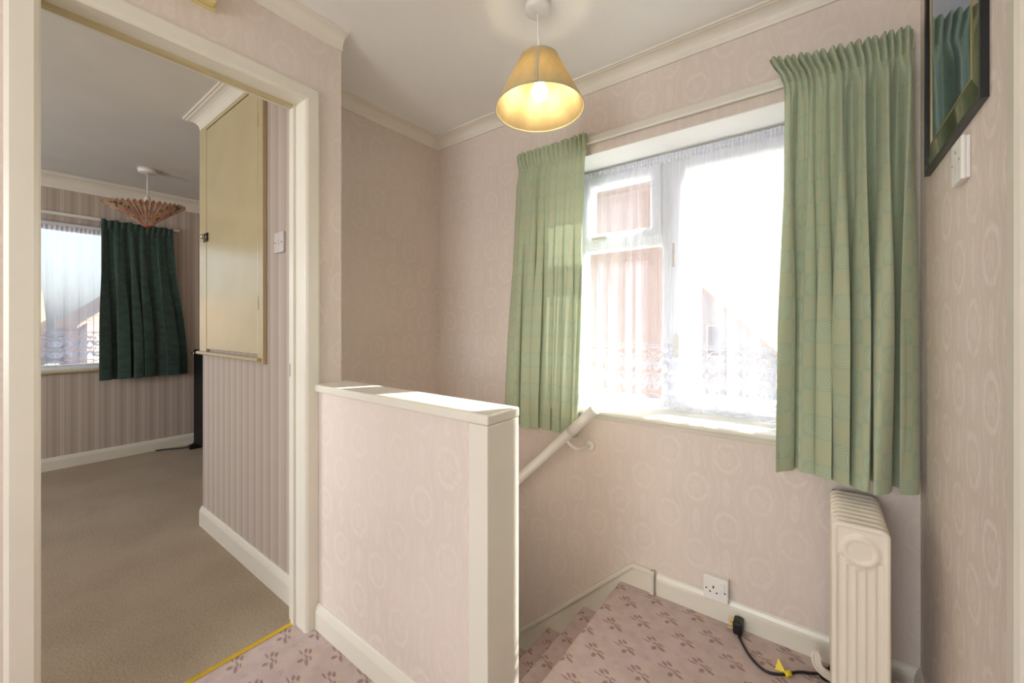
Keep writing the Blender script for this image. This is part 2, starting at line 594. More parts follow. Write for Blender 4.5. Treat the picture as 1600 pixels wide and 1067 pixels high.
# ------------------------------------------------------------------ mesh helpers
def mesh_obj(name, verts, faces, mat, parent=None, smooth=False, uvs=None, loc=None):
    """verts in world metres; the object's origin is loc (or its parent's origin)"""
    me = bpy.data.meshes.new(name)
    org = Vector((0, 0, 0))
    if parent is not None:
        org = Vector(parent['_w'])
    if loc is not None:
        org2 = Vector(loc)
    else:
        org2 = org
    me.from_pydata([tuple(Vector(v) - org2) for v in verts], [], faces)
    if uvs is not None:
        ul = me.uv_layers.new(name='UVMap')
        for lp in me.loops:
            ul.data[lp.index].uv = uvs[lp.vertex_index]
    if smooth:
        me.polygons.foreach_set('use_smooth', [True] * len(me.polygons))
    me.materials.append(M[mat])
    me.update()
    o = bpy.data.objects.new(name, me)
    COL.objects.link(o)
    o['_w'] = tuple(org2)
    if parent is not None:
        o.parent = parent
        o.location = org2 - org
    else:
        o.location = org2
    return o


def bm_obj(name, bm, mat, parent=None, smooth=False, loc=None):
    bmesh.ops.recalc_face_normals(bm, faces=bm.faces)
    bm.verts.index_update()
    vs_ = [v.co.copy() for v in bm.verts]
    fs = [[v.index for v in f.verts] for f in bm.faces]
    sm = [f.smooth for f in bm.faces]
    bm.free()
    o = mesh_obj(name, vs_, fs, mat, parent, False, None, loc)
    o.data.polygons.foreach_set('use_smooth', [True] * len(fs) if smooth else sm)
    return o


def thing(name, label, cat, loc, group=None, kind=None):
    o = bpy.data.objects.new(name, None)
    COL.objects.link(o)
    o.empty_display_size = 0.05
    o.location = loc
    o['_w'] = tuple(loc)
    tag(o, label, cat, group, kind)
    return o


def tag(o, label=None, cat=None, group=None, kind=None):
    if label: o['label'] = label
    if cat: o['category'] = cat
    if group: o['group'] = group
    if kind: o['kind'] = kind
    return o


def struct(o, label=None, cat=None):
    return tag(o, label, cat, None, 'structure')


def bbox_bm(x0, x1, y0, y1, z0, z1, bev=0.0, seg=2):
    bm = bmesh.new()
    vs_ = [bm.verts.new((x, y, z)) for x in (x0, x1) for y in (y0, y1) for z in (z0, z1)]
    for f in ((0, 1, 3, 2), (4, 6, 7, 5), (0, 4, 5, 1), (2, 3, 7, 6), (0, 2, 6, 4), (1, 5, 7, 3)):
        bm.faces.new([vs_[i] for i in f])
    if bev:
        bmesh.ops.bevel(bm, geom=list(bm.edges), offset=bev, segments=seg, profile=0.5, affect='EDGES')
    return bm


def box(name, x0, x1, y0, y1, z0, z1, mat, parent=None, bev=0.0, seg=2, smooth=False, loc=None):
    return bm_obj(name, bbox_bm(x0, x1, y0, y1, z0, z1, bev, seg), mat, parent, smooth, loc)


def prism(name, prof, path, mat, parent=None, smooth=False, frames=None, loc=None):
    """sweep a closed 2D profile (a, b) along a path of (origin, A, B) frames"""
    vs_, fs = [], []
    n = len(prof)
    for (o, A, B) in path:
        o, A, B = Vector(o), Vector(A), Vector(B)
        for a, b in prof:
            vs_.append(o + A * a + B * b)
    k = len(path)
    for i in range(k - 1):
        for j in range(n):
            q = (j + 1) % n
            fs.append((i * n + j, i * n + q, (i + 1) * n + q, (i + 1) * n + j))
    fs.append(tuple(range(n)))
    fs.append(tuple(range((k - 1) * n, k * n)))
    bm = bmesh.new()
    bv = [bm.verts.new(v) for v in vs_]
    for f in fs:
        bm.faces.new([bv[i] for i in f])
    return bm_obj(name, bm, mat, parent, smooth, loc)


def tube_bm(pts, rad, seg=12, bm=None, cap=True):
    bm = bm or bmesh.new()
    pts = [Vector(p) for p in pts]
    rings = []
    up = None
    for i, p in enumerate(pts):
        d = (pts[min(i + 1, len(pts) - 1)] - pts[max(i - 1, 0)]).normalized()
        if up is None:
            up = Vector((0, 0, 1)) if abs(d.z) < 0.9 else Vector((1, 0, 0))
        a = d.cross(up).normalized()
        b = a.cross(d).normalized()
        up = b
        r = rad[i] if isinstance(rad, (list, tuple)) else rad
        rings.append([bm.verts.new(p + (a * math.cos(2 * math.pi * k / seg) + b * math.sin(2 * math.pi * k / seg)) * r) for k in range(seg)])
    for i in range(len(rings) - 1):
        for k in range(seg):
            f = bm.faces.new((rings[i][k], rings[i][(k + 1) % seg], rings[i + 1][(k + 1) % seg], rings[i + 1][k]))
            f.smooth = True
    if cap:
        bm.faces.new(rings[0])
        bm.faces.new(rings[-1])
    return bm


def tube(name, pts, rad, mat, parent=None, seg=12, loc=None):
    return bm_obj(name, tube_bm(pts, rad, seg), mat, parent, False, loc)


def lathe(name, prof, centre, mat, parent=None, seg=40, axis=Vector((0, 0, 1)), smooth=True, close=True, loc=None):
    """prof: (radius, height along axis) list"""
    q = Vector((0, 0, 1)).rotation_difference(axis)
    c = Vector(centre)
    bm = bmesh.new()
    rings = []
    for r, h in prof:
        if r < 1e-6:
            rings.append([bm.verts.new(c + q @ Vector((0, 0, h)))])
        else:
            rings.append([bm.verts.new(c + q @ Vector((r * math.cos(2 * math.pi * k / seg), r * math.sin(2 * math.pi * k / seg), h))) for k in range(seg)])
    for i in range(len(rings) - 1):
        A, B = rings[i], rings[i + 1]
        for k in range(seg):
            k2 = (k + 1) % seg
            if len(A) == 1:
                f = bm.faces.new((A[0], B[k], B[k2]))
            elif len(B) == 1:
                f = bm.faces.new((A[k], A[k2], B[0]))
            else:
                f = bm.faces.new((A[k], A[k2], B[k2], B[k]))
            f.smooth = smooth
    if close:
        for rg in (rings[0], rings[-1]):
            if len(rg) > 2:
                bm.faces.new(rg)
    return bm_obj(name, bm, mat, parent, False, loc)


def catmull(pts, n=8):
    P = [Vector(p) for p in pts]
    P = [P[0] * 2 - P[1]] + P + [P[-1] * 2 - P[-2]]
    out = []
    for i in range(1, len(P) - 2):
        for k in range(n):
            t = k / n
            a, b, c, d = P[i - 1], P[i], P[i + 1], P[i + 2]
            out.append(0.5 * ((2 * b) + (c - a) * t + (2 * a - 5 * b + 4 * c - d) * t * t + (3 * b - a - 3 * c + d) * t ** 3))
    out.append(P[-2])
    return out


def holed_wall(name, axis, plane, thick, u0, u1, z0, z1, holes, mat):
    """wall slab; axis 'x': plane x=const, u is y; axis 'y': plane y=const, u is x. thick is signed, away from the room."""
    us = sorted({u0, u1, *[h[0] for h in holes], *[h[1] for h in holes]})
    zs = sorted({z0, z1, *[h[2] for h in holes], *[h[3] for h in holes]})
    us = [u for u in us if u0 <= u <= u1]
    zs = [z for z in zs if z0 <= z <= z1]
    def solid(i, j):
        if i < 0 or j < 0 or i >= len(us) - 1 or j >= len(zs) - 1:
            return False
        cu, cz = (us[i] + us[i + 1]) / 2, (zs[j] + zs[j + 1]) / 2
        return not any(h[0] < cu < h[1] and h[2] < cz < h[3] for h in holes)
    bm = bmesh.new()
    V = {}
    def v(i, j, k):
        if (i, j, k) not in V:
            d = plane + (thick if k else 0)
            V[(i, j, k)] = bm.verts.new((d, us[i], zs[j]) if axis == 'x' else (us[i], d, zs[j]))
        return V[(i, j, k)]
    for i in range(len(us) - 1):
        for j in range(len(zs) - 1):
            if not solid(i, j):
                continue
            for k in (0, 1):
                bm.faces.new((v(i, j, k), v(i + 1, j, k), v(i + 1, j + 1, k), v(i, j + 1, k)))
            if not solid(i - 1, j): bm.faces.new((v(i, j, 0), v(i, j, 1), v(i, j + 1, 1), v(i, j + 1, 0)))
            if not solid(i + 1, j): bm.faces.new((v(i + 1, j, 0), v(i + 1, j, 1), v(i + 1, j + 1, 1), v(i + 1, j + 1, 0)))
            if not solid(i, j - 1): bm.faces.new((v(i, j, 0), v(i, j, 1), v(i + 1, j, 1), v(i + 1, j, 0)))
            if not solid(i, j + 1): bm.faces.new((v(i, j + 1, 0), v(i, j + 1, 1), v(i + 1, j + 1, 1), v(i + 1, j + 1, 0)))
    return bm_obj(name, bm, mat)


# ------------------------------------------------------------------ main dimensions (metres)
YW = 1.766          # window wall
XD = -1.543         # door wall, landing face
XS = -1.931         # stairwell end wall
XR = 0.247          # right wall
ZC = 2.312          # landing ceiling
ZB = 2.338          # bedroom ceiling
XB = -4.845         # bedroom far wall
YB = 0.79           # bedroom side wall of the stair bulkhead
XK = -2.841         # bulkhead corner
YF = -2.3           # wall behind the camera
HW0, HW1 = 0.791, 0.891   # half wall
NX = -0.667         # newel right face

# ------------------------------------------------------------------ the shell
# landing floor: L-shaped around the stairwell
bm = bmesh.new()
pts = [(-1.62, YF), (XR + .1, YF), (XR + .1, YW), (-0.70, YW), (-0.70, HW1), (-1.62, HW1)]
top = [bm.verts.new((x, y, 0)) for x, y in pts]
bot = [bm.verts.new((x, y, -.16)) for x, y in pts]
bm.faces.new(top); bm.faces.new(bot)
for i in range(6):
    j = (i + 1) % 6
    bm.faces.new((top[i], top[j], bot[j], bot[i]))
struct(bm_obj('floor', bm, 'carpet'))
struct(box('floor_bedroom', XB - .1, -1.62, YF, 1.5, -.16, 0, 'carpet_bed'))
struct(box('floor_stair_foot', XS - .1, -0.6, HW1 - .1, YW + .1, -1.5, -1.38, 'carpet'))
struct(box('ceiling', XS - .1, XR + .1, YF - .1, YW + .1, ZC, ZC + .1, 'ceil'))
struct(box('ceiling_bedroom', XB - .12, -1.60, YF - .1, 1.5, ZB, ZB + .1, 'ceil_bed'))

WX0, WX1, WZ0, WZ1 = -1.06, 0.07, 0.728, 1.963
struct(holed_wall('wall_back', 'y', YW, 0.30, XS - .1, XR + .1, -1.5, ZC, [(WX0, WX1, WZ0, WZ1)], 'wp_x'))
struct(box('wall_stair', XS - .1, XS, HW1, YW, -1.5, ZC, 'wp_y'))
struct(box('wall_stair_inner', XS - .1, XD - .117, HW1 - .04, HW1, -1.5, ZC, 'wp_x'))
DY0, DY1, DZ = 0.085, 0.752, 2.0
struct(holed_wall('wall_left', 'x', XD, -0.117, YF, HW1, 0, ZC, [(DY0, DY1, -1, DZ)], 'wp_y'))
RD0, RD1, RDZ = 0.17, 0.910, 2.0
struct(holed_wall('wall_right', 'x', XR, 0.10, YF, YW, 0, ZC, [(RD0, RD1, -1, RDZ)], 'wp_right'))
struct(holed_wall('wall_front', 'y', YF, -0.2, XB - .1, XR + .1, 0, ZB, [(-1.25, 0.0, 0.75, 2.05), (-3.8, -2.4, 0.75, 2.05)], 'wp_x'))  # both openings are added, unseen, to bring in fill light

# bedroom walls
BY0, BY1, BZ0, BZ1 = -1.3, 0.74, 0.765, 1.985
struct(holed_wall('wall_bedroom_far', 'x', XB, -0.24, YF, 1.5, 0, ZB, [(BY0, BY1, BZ0, BZ1)], 'stripe_y'))
struct(box('wall_bedroom_bulkhead', XK, -1.66, YB, YB + .06, 0, ZB, 'stripe_x'))
struct(box('wall_bedroom_return', XK, XK + .08, YB + .06, 1.40, 0, ZB, 'stripe_y'))
struct(box('wall_bedroom_right', XB, XK, 1.40, 1.5, 0, ZB, 'stripe_x'))

# half wall with capping, newel post and skirting
hw = struct(box('wall_half', XD, -0.72, HW0, HW1, -1.38, 0.897, 'wp_half'))
box('capping', XD - .0, -0.665, 0.775, 0.913, 0.897, 0.9255, 'gloss', hw, 0.006, 3)
box('newel_post', -0.733, NX, 0.777, 0.911, -0.36, 0.897, 'gloss', hw, 0.003, 2)


def skirting(name, p0, p1, nrm, h=0.09, t=0.017, z=0.0, mat='gloss', parent=None):
    prof = [(0, 0), (t, 0), (t, h - .028), (t * .86, h - .018), (t * .55, h - .006), (t * .25, h), (0, h)]
    N = Vector((nrm[0], nrm[1], 0))
    Z = Vector((0, 0, 1))
    o = prism(name, prof, [((p0[0], p0[1], z), N, Z), ((p1[0], p1[1], z), N, Z)], mat, parent)
    if parent is None:
        struct(o)
    return o


skirting('baseboard_half_wall', (XD + .018, HW0), (-0.733, HW0), (0, -1), 0.093)
skirting('baseboard_back', (-0.556, YW), (XR, YW), (0, -1))
skirting('baseboard_right', (XR, 0.98), (XR, YW), (-1, 0))
skirting('baseboard_left', (XD, YF), (XD, 0.02), (1, 0))
skirting('baseboard_bulkhead', (XK + .0, YB), (-1.66, YB), (0, -1), 0.108, 0.018, mat='gloss')
skirting('baseboard_bedroom_far', (XB, YF), (XB, 1.40), (1, 0), 0.10, 0.018, mat='gloss')
skirting('baseboard_bedroom_right', (XB, 1.40), (XK, 1.40), (0, -1), 0.10, 0.018, mat='gloss')


def coving(name, p0, p1, nrm, z, s=0.062, mat='cove', m0=0, m1=0):
    """small cove with a lip; m0/m1 = +1 inner mitre, -1 outer mitre at either end"""
    prof = [(0, -s), (s * .12, -s), (s * .16, -s * .86)]
    for k in range(7):
        a = math.pi / 2 * k / 6
        prof.append((s * .16 + s * .66 * (1 - math.cos(a)), -s * .86 + s * .68 * math.sin(a)))
    prof += [(s * .86, -s * .14), (s, -s * .14), (s, 0), (0, 0)]
    N = Vector((nrm[0], nrm[1], 0))
    D = (Vector((p1[0], p1[1], 0)) - Vector((p0[0], p0[1], 0))).normalized()
    Z = Vector((0, 0, 1))
    # mitres by skewing the profile's A axis along the run
    path = [((p0[0], p0[1], z), N + D * m0, Z), ((p1[0], p1[1], z), N - D * m1, Z)]
    return struct(prism(name, prof, path, mat))


coving('trim_coving_back', (XS, YW), (XR, YW), (0, -1), ZC, m0=1, m1=1)
coving('trim_coving_stair', (XS, YW), (XS, HW1), (1, 0), ZC, m0=1)
coving('trim_coving_left', (XD, YF), (XD, HW1), (1, 0), ZC, 0.058)
coving('trim_coving_right', (XR, YF), (XR, YW), (-1, 0), ZC, m1=1)
coving('trim_coving_bedroom_far', (XB, YF), (XB, 1.40), (1, 0), ZB, 0.105, m1=1)
coving('trim_coving_bulkhead', (XK, YB), (-1.66, YB), (0, -1), ZB, 0.076, mat='cove', m0=-1)
coving('trim_coving_return', (XK, YB), (XK, 1.40), (-1, 0), ZB, 0.076, mat='cove', m0=-1)

# ------------------------------------------------------------------ doorway to the bedroom
d1 = thing('door_1', None, None, (XD, 0.42, 0), kind='structure')
AP = [(0, 0), (0.058, 0), (0.058, 0.010), (0.050, 0.016), (0.012, 0.018), (0.004, 0.014), (0, 0.010)]   # across, out


def arch_v(name, y_in, sgn, ztop, parent, xface, nx, mat='gloss'):
    # vertical length; profile runs from the inner edge outwards; mitred at the head
    prof = AP
    vs_ = []
    n = len(prof)
    for z in (0.0, None):
        for a, b in prof:
            vs_.append(Vector((xface + nx * b, y_in + sgn * a, 0.0 if z == 0.0 else ztop + a)))
    bm = bmesh.new()
    bv = [bm.verts.new(v) for v in vs_]
    for j in range(n):
        q = (j + 1) % n
        bm.faces.new((bv[j], bv[q], bv[n + q], bv[n + j]))
    bm.faces.new(bv[:n]); bm.faces.new(bv[n:])
    return bm_obj(name, bm, mat, parent)


def arch_h(name, y0, y1, ztop, parent, xface, nx, mat='gloss'):
    prof = AP
    n = len(prof)
    bm = bmesh.new()
    bv = []
    for e, s in ((y0, -1), (y1, 1)):
        for a, b in prof:
            bv.append(bm.verts.new((xface + nx * b, e + s * a, ztop + a)))
    for j in range(n):
        q = (j + 1) % n
        bm.faces.new((bv[j], bv[q], bv[n + q], bv[n + j]))
    bm.faces.new(bv[:n]); bm.faces.new(bv[n:])
    return bm_obj(name, bm, mat, parent)


arch_v('architrave', 0.096, -1, 1.992, d1, XD, 1)
arch_v('architrave', 0.739, 1, 1.992, d1, XD, 1)
arch_h('architrave', 0.096, 0.739, 1.992, d1, XD, 1)
box('door_lining', -1.66, XD, 0.741, 0.752, 0, 2.0, 'gloss', d1)
box('door_lining', -1.66, XD, 0.085, 0.094, 0, 2.0, 'gloss', d1)
box('door_lining', -1.66, XD, 0.094, 0.741, 1.994, 2.0, 'gloss', d1)
box('door_stop', -1.628, -1.605, 0.731, 0.741, 0, 1.994, 'gloss', d1)
box('door_stop', -1.628, -1.605, 0.094, 0.731, 1.984, 1.994, 'gloss_bed', d1)
box('strike_plate', -1.652, -1.632, 0.7395, 0.741, 0.95, 1.0, 'darkmetal', d1)
tag(box('threshold_strip', -1.628, -1.612, 0.094, 0.741, 0.0, 0.006, 'brass', None, 0.0025, 2, loc=(-1.62, .42, 0)),
    'polished brass strip across the bedroom doorway between beige and mauve carpets', 'door bar')

# door on the right, next to the camera
d2 = thing('door_2', None, None, (XR, 0.55, 0), kind='structure')
arch_v('architrave', 0.920, 1, 1.992, d2, XR, -1)
arch_v('architrave', 0.16, -1, 1.992, d2, XR, -1)
arch_h('architrave', 0.16, 0.920, 1.992, d2, XR, -1)
box('door_leaf', XR + .03, XR + .07, 0.172, 0.908, 0.006, 1.998, 'gloss', d2)

# ------------------------------------------------------------------ stairs
st = thing('stairs', None, None, (-0.705, 1.3, 0), kind='structure')
GO, RI = 0.198, 0.190
for k in range(1, 7):
    xn = -0.705 - GO * (k - 1)
    z1 = -RI * k
    bm = bbox_bm(xn - GO - 0.005, xn + 0.02, HW1 + .002, YW - .016, z1 - .17, z1, 0.0)
    ed = [e for e in bm.edges if all(v.co.x < xn - GO and v.co.z > z1 - .01 for v in e.verts)]
    bmesh.ops.bevel(bm, geom=ed, offset=0.018, segments=4, profile=0.5, affect='EDGES')
    bm_obj('step', bm, 'carpet', st)
# rounded landing nosing
prism('nosing', [(0, 0), (-.012, -.001), (-.02, -.008), (-.022, -.02), (-.014, -.03), (-.002, -.034), (-.002, -.19), (0, -.19)],
      [((-0.70, HW1 + .002, 0.0), Vector((1, 0, 0)), Vector((0, 0, 1))), ((-0.70, YW - .016, 0.0), Vector((1, 0, 0)), Vector((0, 0, 1)))], 'carpet', st)
# wall string with moulded top edge: flat over the landing, then raking down at about 43 degrees
SL = (0.098 + 0.479) / (1.277 - 0.664)
xe = -1.90
sbm = bmesh.new()
front = [(-0.566, -.001), (-0.566, 0.100), (-0.664, 0.100), (xe, 0.100 - SL * (-0.664 - xe)), (xe, 0.1 - SL * (-0.664 - xe) - .36), (-0.86, -0.37)]
fv = [sbm.verts.new((x, YW - .016, z)) for x, z in front]
bv = [sbm.verts.new((x, YW, z)) for x, z in front]
sbm.faces.new(fv); sbm.faces.new(bv)
for i in range(len(front)):
    j = (i + 1) % len(front)
    sbm.faces.new((fv[i], fv[j], bv[j], bv[i]))
bm_obj('wall_string', sbm, 'gloss', st)
bead = [(-.0, 0), (.007, 0), (.010, .004), (.010, .013), (.005, .018), (0, .018)]
NYv = Vector((0, -1, 0))
nslope = Vector((-SL, 0, 1)).normalized()
prism('string_bead', [(a, b - .018) for a, b in bead],
      [((-0.564, YW - .016, 0.100), NYv, Vector((0, 0, 1))), ((-0.664, YW - .016, 0.100), NYv, Vector((-.38, 0, 1))),
       ((xe, YW - .016, 0.100 - SL * (-0.664 - xe)), NYv, nslope)], 'gloss', st)
prism('string_bead', [(0, 0), (.008, 0), (.010, .006), (.006, .016), (0, .018)],
      [((-0.566, YW - .016, 0.0), NYv, Vector((-1, 0, 0))), ((-0.566, YW - .016, 0.100), NYv, Vector((-1, 0, 0)))], 'gloss', st)

# ------------------------------------------------------------------ landing window
w1 = thing('window_1', None, None, (-.5, 1.98, WZ0), kind='structure')
FY0, FY1 = 1.975, 2.045


def frame_ring(name, x0, x1, z0, z1, wd, y0, y1, mat, parent, bev=0.006, axis='y'):
    """a mitred rectangular frame as one mesh"""
    prof = [(0, y0), (0, y1), (wd, y1), (wd, y0 + .008), (wd - .010, y0)]
    cs = [(x0, z0, 1, 1), (x1, z0, -1, 1), (x1, z1, -1, -1), (x0, z1, 1, -1)]
    bm = bmesh.new()
    rings = []
    for (cx, cz, sx, sz) in cs:
        rg = []
        for a, y in prof:
            p = (cx + sx * a, y, cz + sz * a) if axis == 'y' else (y, cx + sx * a, cz + sz * a)
            rg.append(bm.verts.new(p))
        rings.append(rg)
    n = len(prof)
    for i in range(4):
        A, B = rings[i], rings[(i + 1) % 4]
        for j in range(n):
            q = (j + 1) % n
            bm.faces.new((A[j], A[q], B[q], B[j]))
    return bm_obj(name, bm, mat, parent)


frame_ring('outer_frame', WX0, WX1, WZ0 + .005, WZ1, 0.05, FY0, FY1, 'upvc', w1)
box('mullion', -0.600, -0.545, FY0, FY1, WZ0 + .055, WZ1 - .05, 'upvc', w1, 0.004)
box('transom', WX0 + .05, -0.600, FY0, FY1, 1.535, 1.58, 'upvc', w1, 0.004)
s1 = frame_ring('top_sash', WX0 + .045, -0.605, 1.575, WZ1 - .046, 0.048, FY0 - .018, FY1 - .01, 'upvc', w1)
box('sash_handle', -0.95, -0.87, FY0 - .042, FY0 - .018, 1.586, 1.604, 'paleplate', s1, 0.004)
s2 = frame_ring('casement_sash', -0.550, WX1 - .045, WZ0 + .048, WZ1 - .046, 0.056, FY0 - .018, FY1 - .01, 'upvc', w1)
box('sash_handle', -0.533, -0.513, FY0 - .045, FY0 - .018, 1.0, 1.11, 'white', s2, 0.004)
box('hinge', -0.548, -0.535, FY0 - .03, FY0 - .018, 1.42, 1.53, 'paleplate', s2, 0.002)
for nm, (x0, x1, z0, z1) in {'pane': (WX0 + .05, -0.600, WZ0 + .055, 1.535), 'pane ': (WX0 + .085, -0.645, 1.615, WZ1 - .085), 'pane  ': (-0.500, WX1 - .095, WZ0 + .1, WZ1 - .095)}.items():
    box('pane', x0, x1, 2.008, 2.012, z0, z1, 'glass', w1)
for nm, b in {'reveal_soffit': (WX0, WX1, YW + .001, FY0, WZ1 - .004, WZ1), 'reveal_side': (WX0, WX0 + .004, YW + .001, FY0, WZ0 + .024, WZ1 - .004), 'reveal_side.001': (WX1 - .004, WX1, YW + .001, FY0, WZ0 + .024, WZ1 - .004)}.items():
    box(nm.split('.')[0], *b, 'ceil', w1)
# sill board with a rounded nose and a cover mould beneath
sill_prof = [(0, 0), (.248, 0), (.258, .004), (.262, .012), (.258, .020), (.248, .024), (0, .024)]
prism('window_sill', sill_prof, [((-1.14, FY0 + .02, 0.7275), NYv, Vector((0, 0, 1))), ((0.15, FY0 + .02, 0.7275), NYv, Vector((0, 0, 1)))], 'gloss', w1)
prism('sill_mould', [(0, 0), (.006, 0), (.010, .006), (.012, .010), (.018, .012), (.020, .018), (0, .018)],
      [((-1.10, YW, 0.7095), NYv, Vector((0, 0, 1))), ((0.11, YW, 0.7095), NYv, Vector((0, 0, 1)))], 'gloss', w1)


# ------------------------------------------------------------------ cloth
def hashn(i, seed):
    return (math.sin(i * 12.9898 + seed * 78.233) * 43758.5453) % 1.0


def vnoise(x, seed):
    i = math.floor(x)
    f = x - i
    f = f * f * (3 - 2 * f)
    return hashn(i, seed) * (1 - f) + hashn(i + 1, seed) * f


def sst(a, b, x):
    t = max(0.0, min(1.0, (x - a) / (b - a)))
    return t * t * (3 - 2 * t)


def drape(pos, ztop, zbot, heads, nf, amp, cloth_w, seed, ncol, nrow, head_amp=.006, head_mult=2.6, split=None, hem=None, shape=None, min_amp=.35, soft=False):
    """grid of cloth. pos(s, v) -> (along, depth) base point; folds added toward the room (depth axis sign +1 = to room).
    returns rows of (a, d, z, u)"""
    rows = []
    warp = []
    tot = 0
    for j in range(ncol + 1):
        s = j / ncol
        tot += 0.3 + 1.4 * vnoise(s * nf * 0.9, seed + 3)
        warp.append(tot)
    warp = [(x - warp[0]) / (warp[-1] - warp[0]) for x in warp]
    for i in range(nrow + 1):
        q = i / nrow
        v = q ** 0.85 if heads else q
        z = ztop + (zbot - ztop) * v
        dep = ztop - z
        row = []
        for j in range(ncol + 1):
            s = j / ncol
            ph = 2 * math.pi * nf * warp[j]
            A = amp * ((0.55 + 0.7 * vnoise(warp[j] * nf, seed)) if soft else (0.35 + 1.0 * vnoise(warp[j] * nf * .9 + .3 * v, seed))) * (min_amp + (1 - min_amp) * sst(0, 1, v))
            fs_ = math.sin(ph + (0.5 if soft else 0.9) * math.sin(v * 2.4 + s * 8 + seed))
            fold = (0.5 + 0.5 * fs_)
            hp = 2 * math.pi * nf * head_mult * (s + 0.012 * math.sin(9 * s + seed))
            hd = head_amp * (math.sin(hp) if soft else 2.2 * abs(math.sin(hp * .5)) ** .7 - 1.0) * (0.6 + 0.8 * vnoise(s * nf * head_mult, seed + 9))
            if heads:
                k = sst(heads * 0.75, heads * 1.9, dep)
                pinch = 1.0 - 0.65 * math.exp(-((dep - heads) / (0.014)) ** 2)
                flare = 1.0 + 0.7 * sst(heads, 0, dep)
                d = hd * (1 - k) * pinch * flare + A * fold * k + 0.25 * hd * k * (1 - v)
                d -= 0.006 * math.exp(-((dep - heads) / 0.016) ** 2)
            else:
                k = 1
                d = A * fold + hd
            a0, d0 = pos(s, v)
            # push cloth sideways at the flanks of the folds so that they turn back on themselves
            sh = -(0.05 if soft else 0.13) * (cloth_w / nf) * math.sin(2 * ph) * k * sst(.1, .7, v)
            z2 = z
            if hem and v > .9:
                z2 = z + hem(s, ph) * sst(.9, 1, v)
            if heads and dep < heads:
                z2 = z + 0.004 * math.sin(hp * 0.5 + seed) * (1 - dep / heads)
            row.append((a0 + sh, d0 + d, z2, s * cloth_w))
        rows.append(row)
    return rows


def arc_u(rows):
    r = rows[int(len(rows) * .75)]
    acc = [0.0]
    for j in range(1, len(r)):
        acc.append(acc[-1] + math.hypot(r[j][0] - r[j - 1][0], r[j][1] - r[j - 1][1]))
    return [[(p[0], p[1], p[2], acc[j]) for j, p in enumerate(row)] for row in rows]


def cloth_mesh(name, rows, i0, i1, tomap, mat, parent, v_from=None):
    vs_, uv, fs = [], [], []
    n = len(rows[0])
    for i in range(i0, i1 + 1):
        for (a, d, z, u) in rows[i]:
            vs_.append(tomap(a, d, z))
            uv.append((u, (z if v_from is None else v_from - z)))
    k = i1 - i0
    for i in range(k):
        for j in range(n - 1):
            fs.append((i * n + j, i * n + j + 1, (i + 1) * n + j + 1, (i + 1) * n + j))
    return mesh_obj(name, vs_, fs, mat, parent, True, uv)


def row_at(rows, z):
    best = min(range(len(rows)), key=lambda i: abs(sum(p[2] for p in rows[i]) / len(rows[i]) - z))
    return best


# green curtain, left of the window
toY = lambda y0: (lambda a, d, z: (a, y0 - d, z))
def cl_pos(s, v):
    xl = -1.280 - 0.058 * sst(0, 1, v) ** .8 + 0.012 * math.exp(-((v - .07) / .03) ** 2)
    xr = -0.866 - 0.033 * v
    return xl + (xr - xl) * s, 0.0 + 0.010 * s * (1 - v * .5)
cl = thing('curtain', 'pale green curtain with checks hanging at the left of the landing window above the handrail', 'curtain', (-1.09, 1.72, 0.63), 'green landing curtains')
rows = drape(cl_pos, 2.048, 0.628, 0.075, 6.2, 0.047, 0.85, 4, 320, 90)
rows = arc_u(rows)
ih = row_at(rows, 2.048 - .075)
cloth_mesh('heading', rows, 0, ih, toY(1.731), 'curtain', cl)
cloth_mesh('drape', rows, ih, 90, toY(1.731), 'curtain', cl)

# green curtain, right of the window
def cr_pos(s, v):
    xl = -0.098 - 0.012 * v - 0.045 * math.exp(-(v / .035) ** 2)
    xr = 0.226 - 0.010 * v
    return xl + (xr - xl) * s, 0.075 * (1 - s) ** 3 * math.exp(-(v / .06) ** 2) + 0.012 * (1 - s)
cr = thing('curtain', 'pale green curtain with circle checks between the window and the right wall above heater', 'curtain', (0.06, 1.69, 0.66), 'green landing curtains')
rows = drape(cr_pos, 2.062, 0.658, 0.085, 6.4, 0.108, 0.80, 11, 340, 90, head_amp=.011, head_mult=2.8)
rows = arc_u(rows)
ih = row_at(rows, 2.062 - .085)
cloth_mesh('heading', rows, 0, ih, toY(1.725), 'curtain', cr)
cloth_mesh('drape', rows, ih, 90, toY(1.725), 'curtain', cr)

# white curtain batten
rail = thing('curtain_rail', 'white painted curtain rail batten above the landing window', 'curtain rail', (-.5, YW, 2.02))
box('batten', -1.27, 0.232, YW - .020, YW, 2.008, 2.040, 'gloss', rail, 0.002)
box('track', -1.26, 0.225, YW - .026, YW - .020, 2.003, 2.012, 'white', rail, 0.002)

# net curtain in the landing window
def nc_pos(s, v):
    return WX0 + .004 + (WX1 - WX0 - .008) * s, 0.0
nc = thing('net_curtain', 'white net curtain with lace border hanging across the bright landing window', 'net curtain', (-.5, 1.93, .77))
rows = drape(nc_pos, 1.945, 0.768, 0.030, 15.0, 0.026, 1.95, 23, 620, 70, head_amp=.0035, head_mult=5.0,
             hem=lambda s, ph: 0.006 * math.cos(2 * math.pi * s * 1.95 / .105), min_amp=.25, soft=True)
ih = row_at(rows, 1.945 - .032)
il = row_at(rows, 1.058)
zl = sum(p[2] for p in rows[il]) / len(rows[il])
cloth_mesh('net_heading', rows, 0, ih, toY(1.948), 'net_head', nc)
cloth_mesh('net_panel', rows, ih, il, toY(1.948), 'net', nc)
cloth_mesh('lace_border', rows, il, 70, toY(1.948), 'net_lace', nc, v_from=zl)
tube('curtain_wire', [(WX0 + .002, 1.954, 1.93), (WX1 - .002, 1.954, 1.93)], 0.003, 'white', nc, 8)

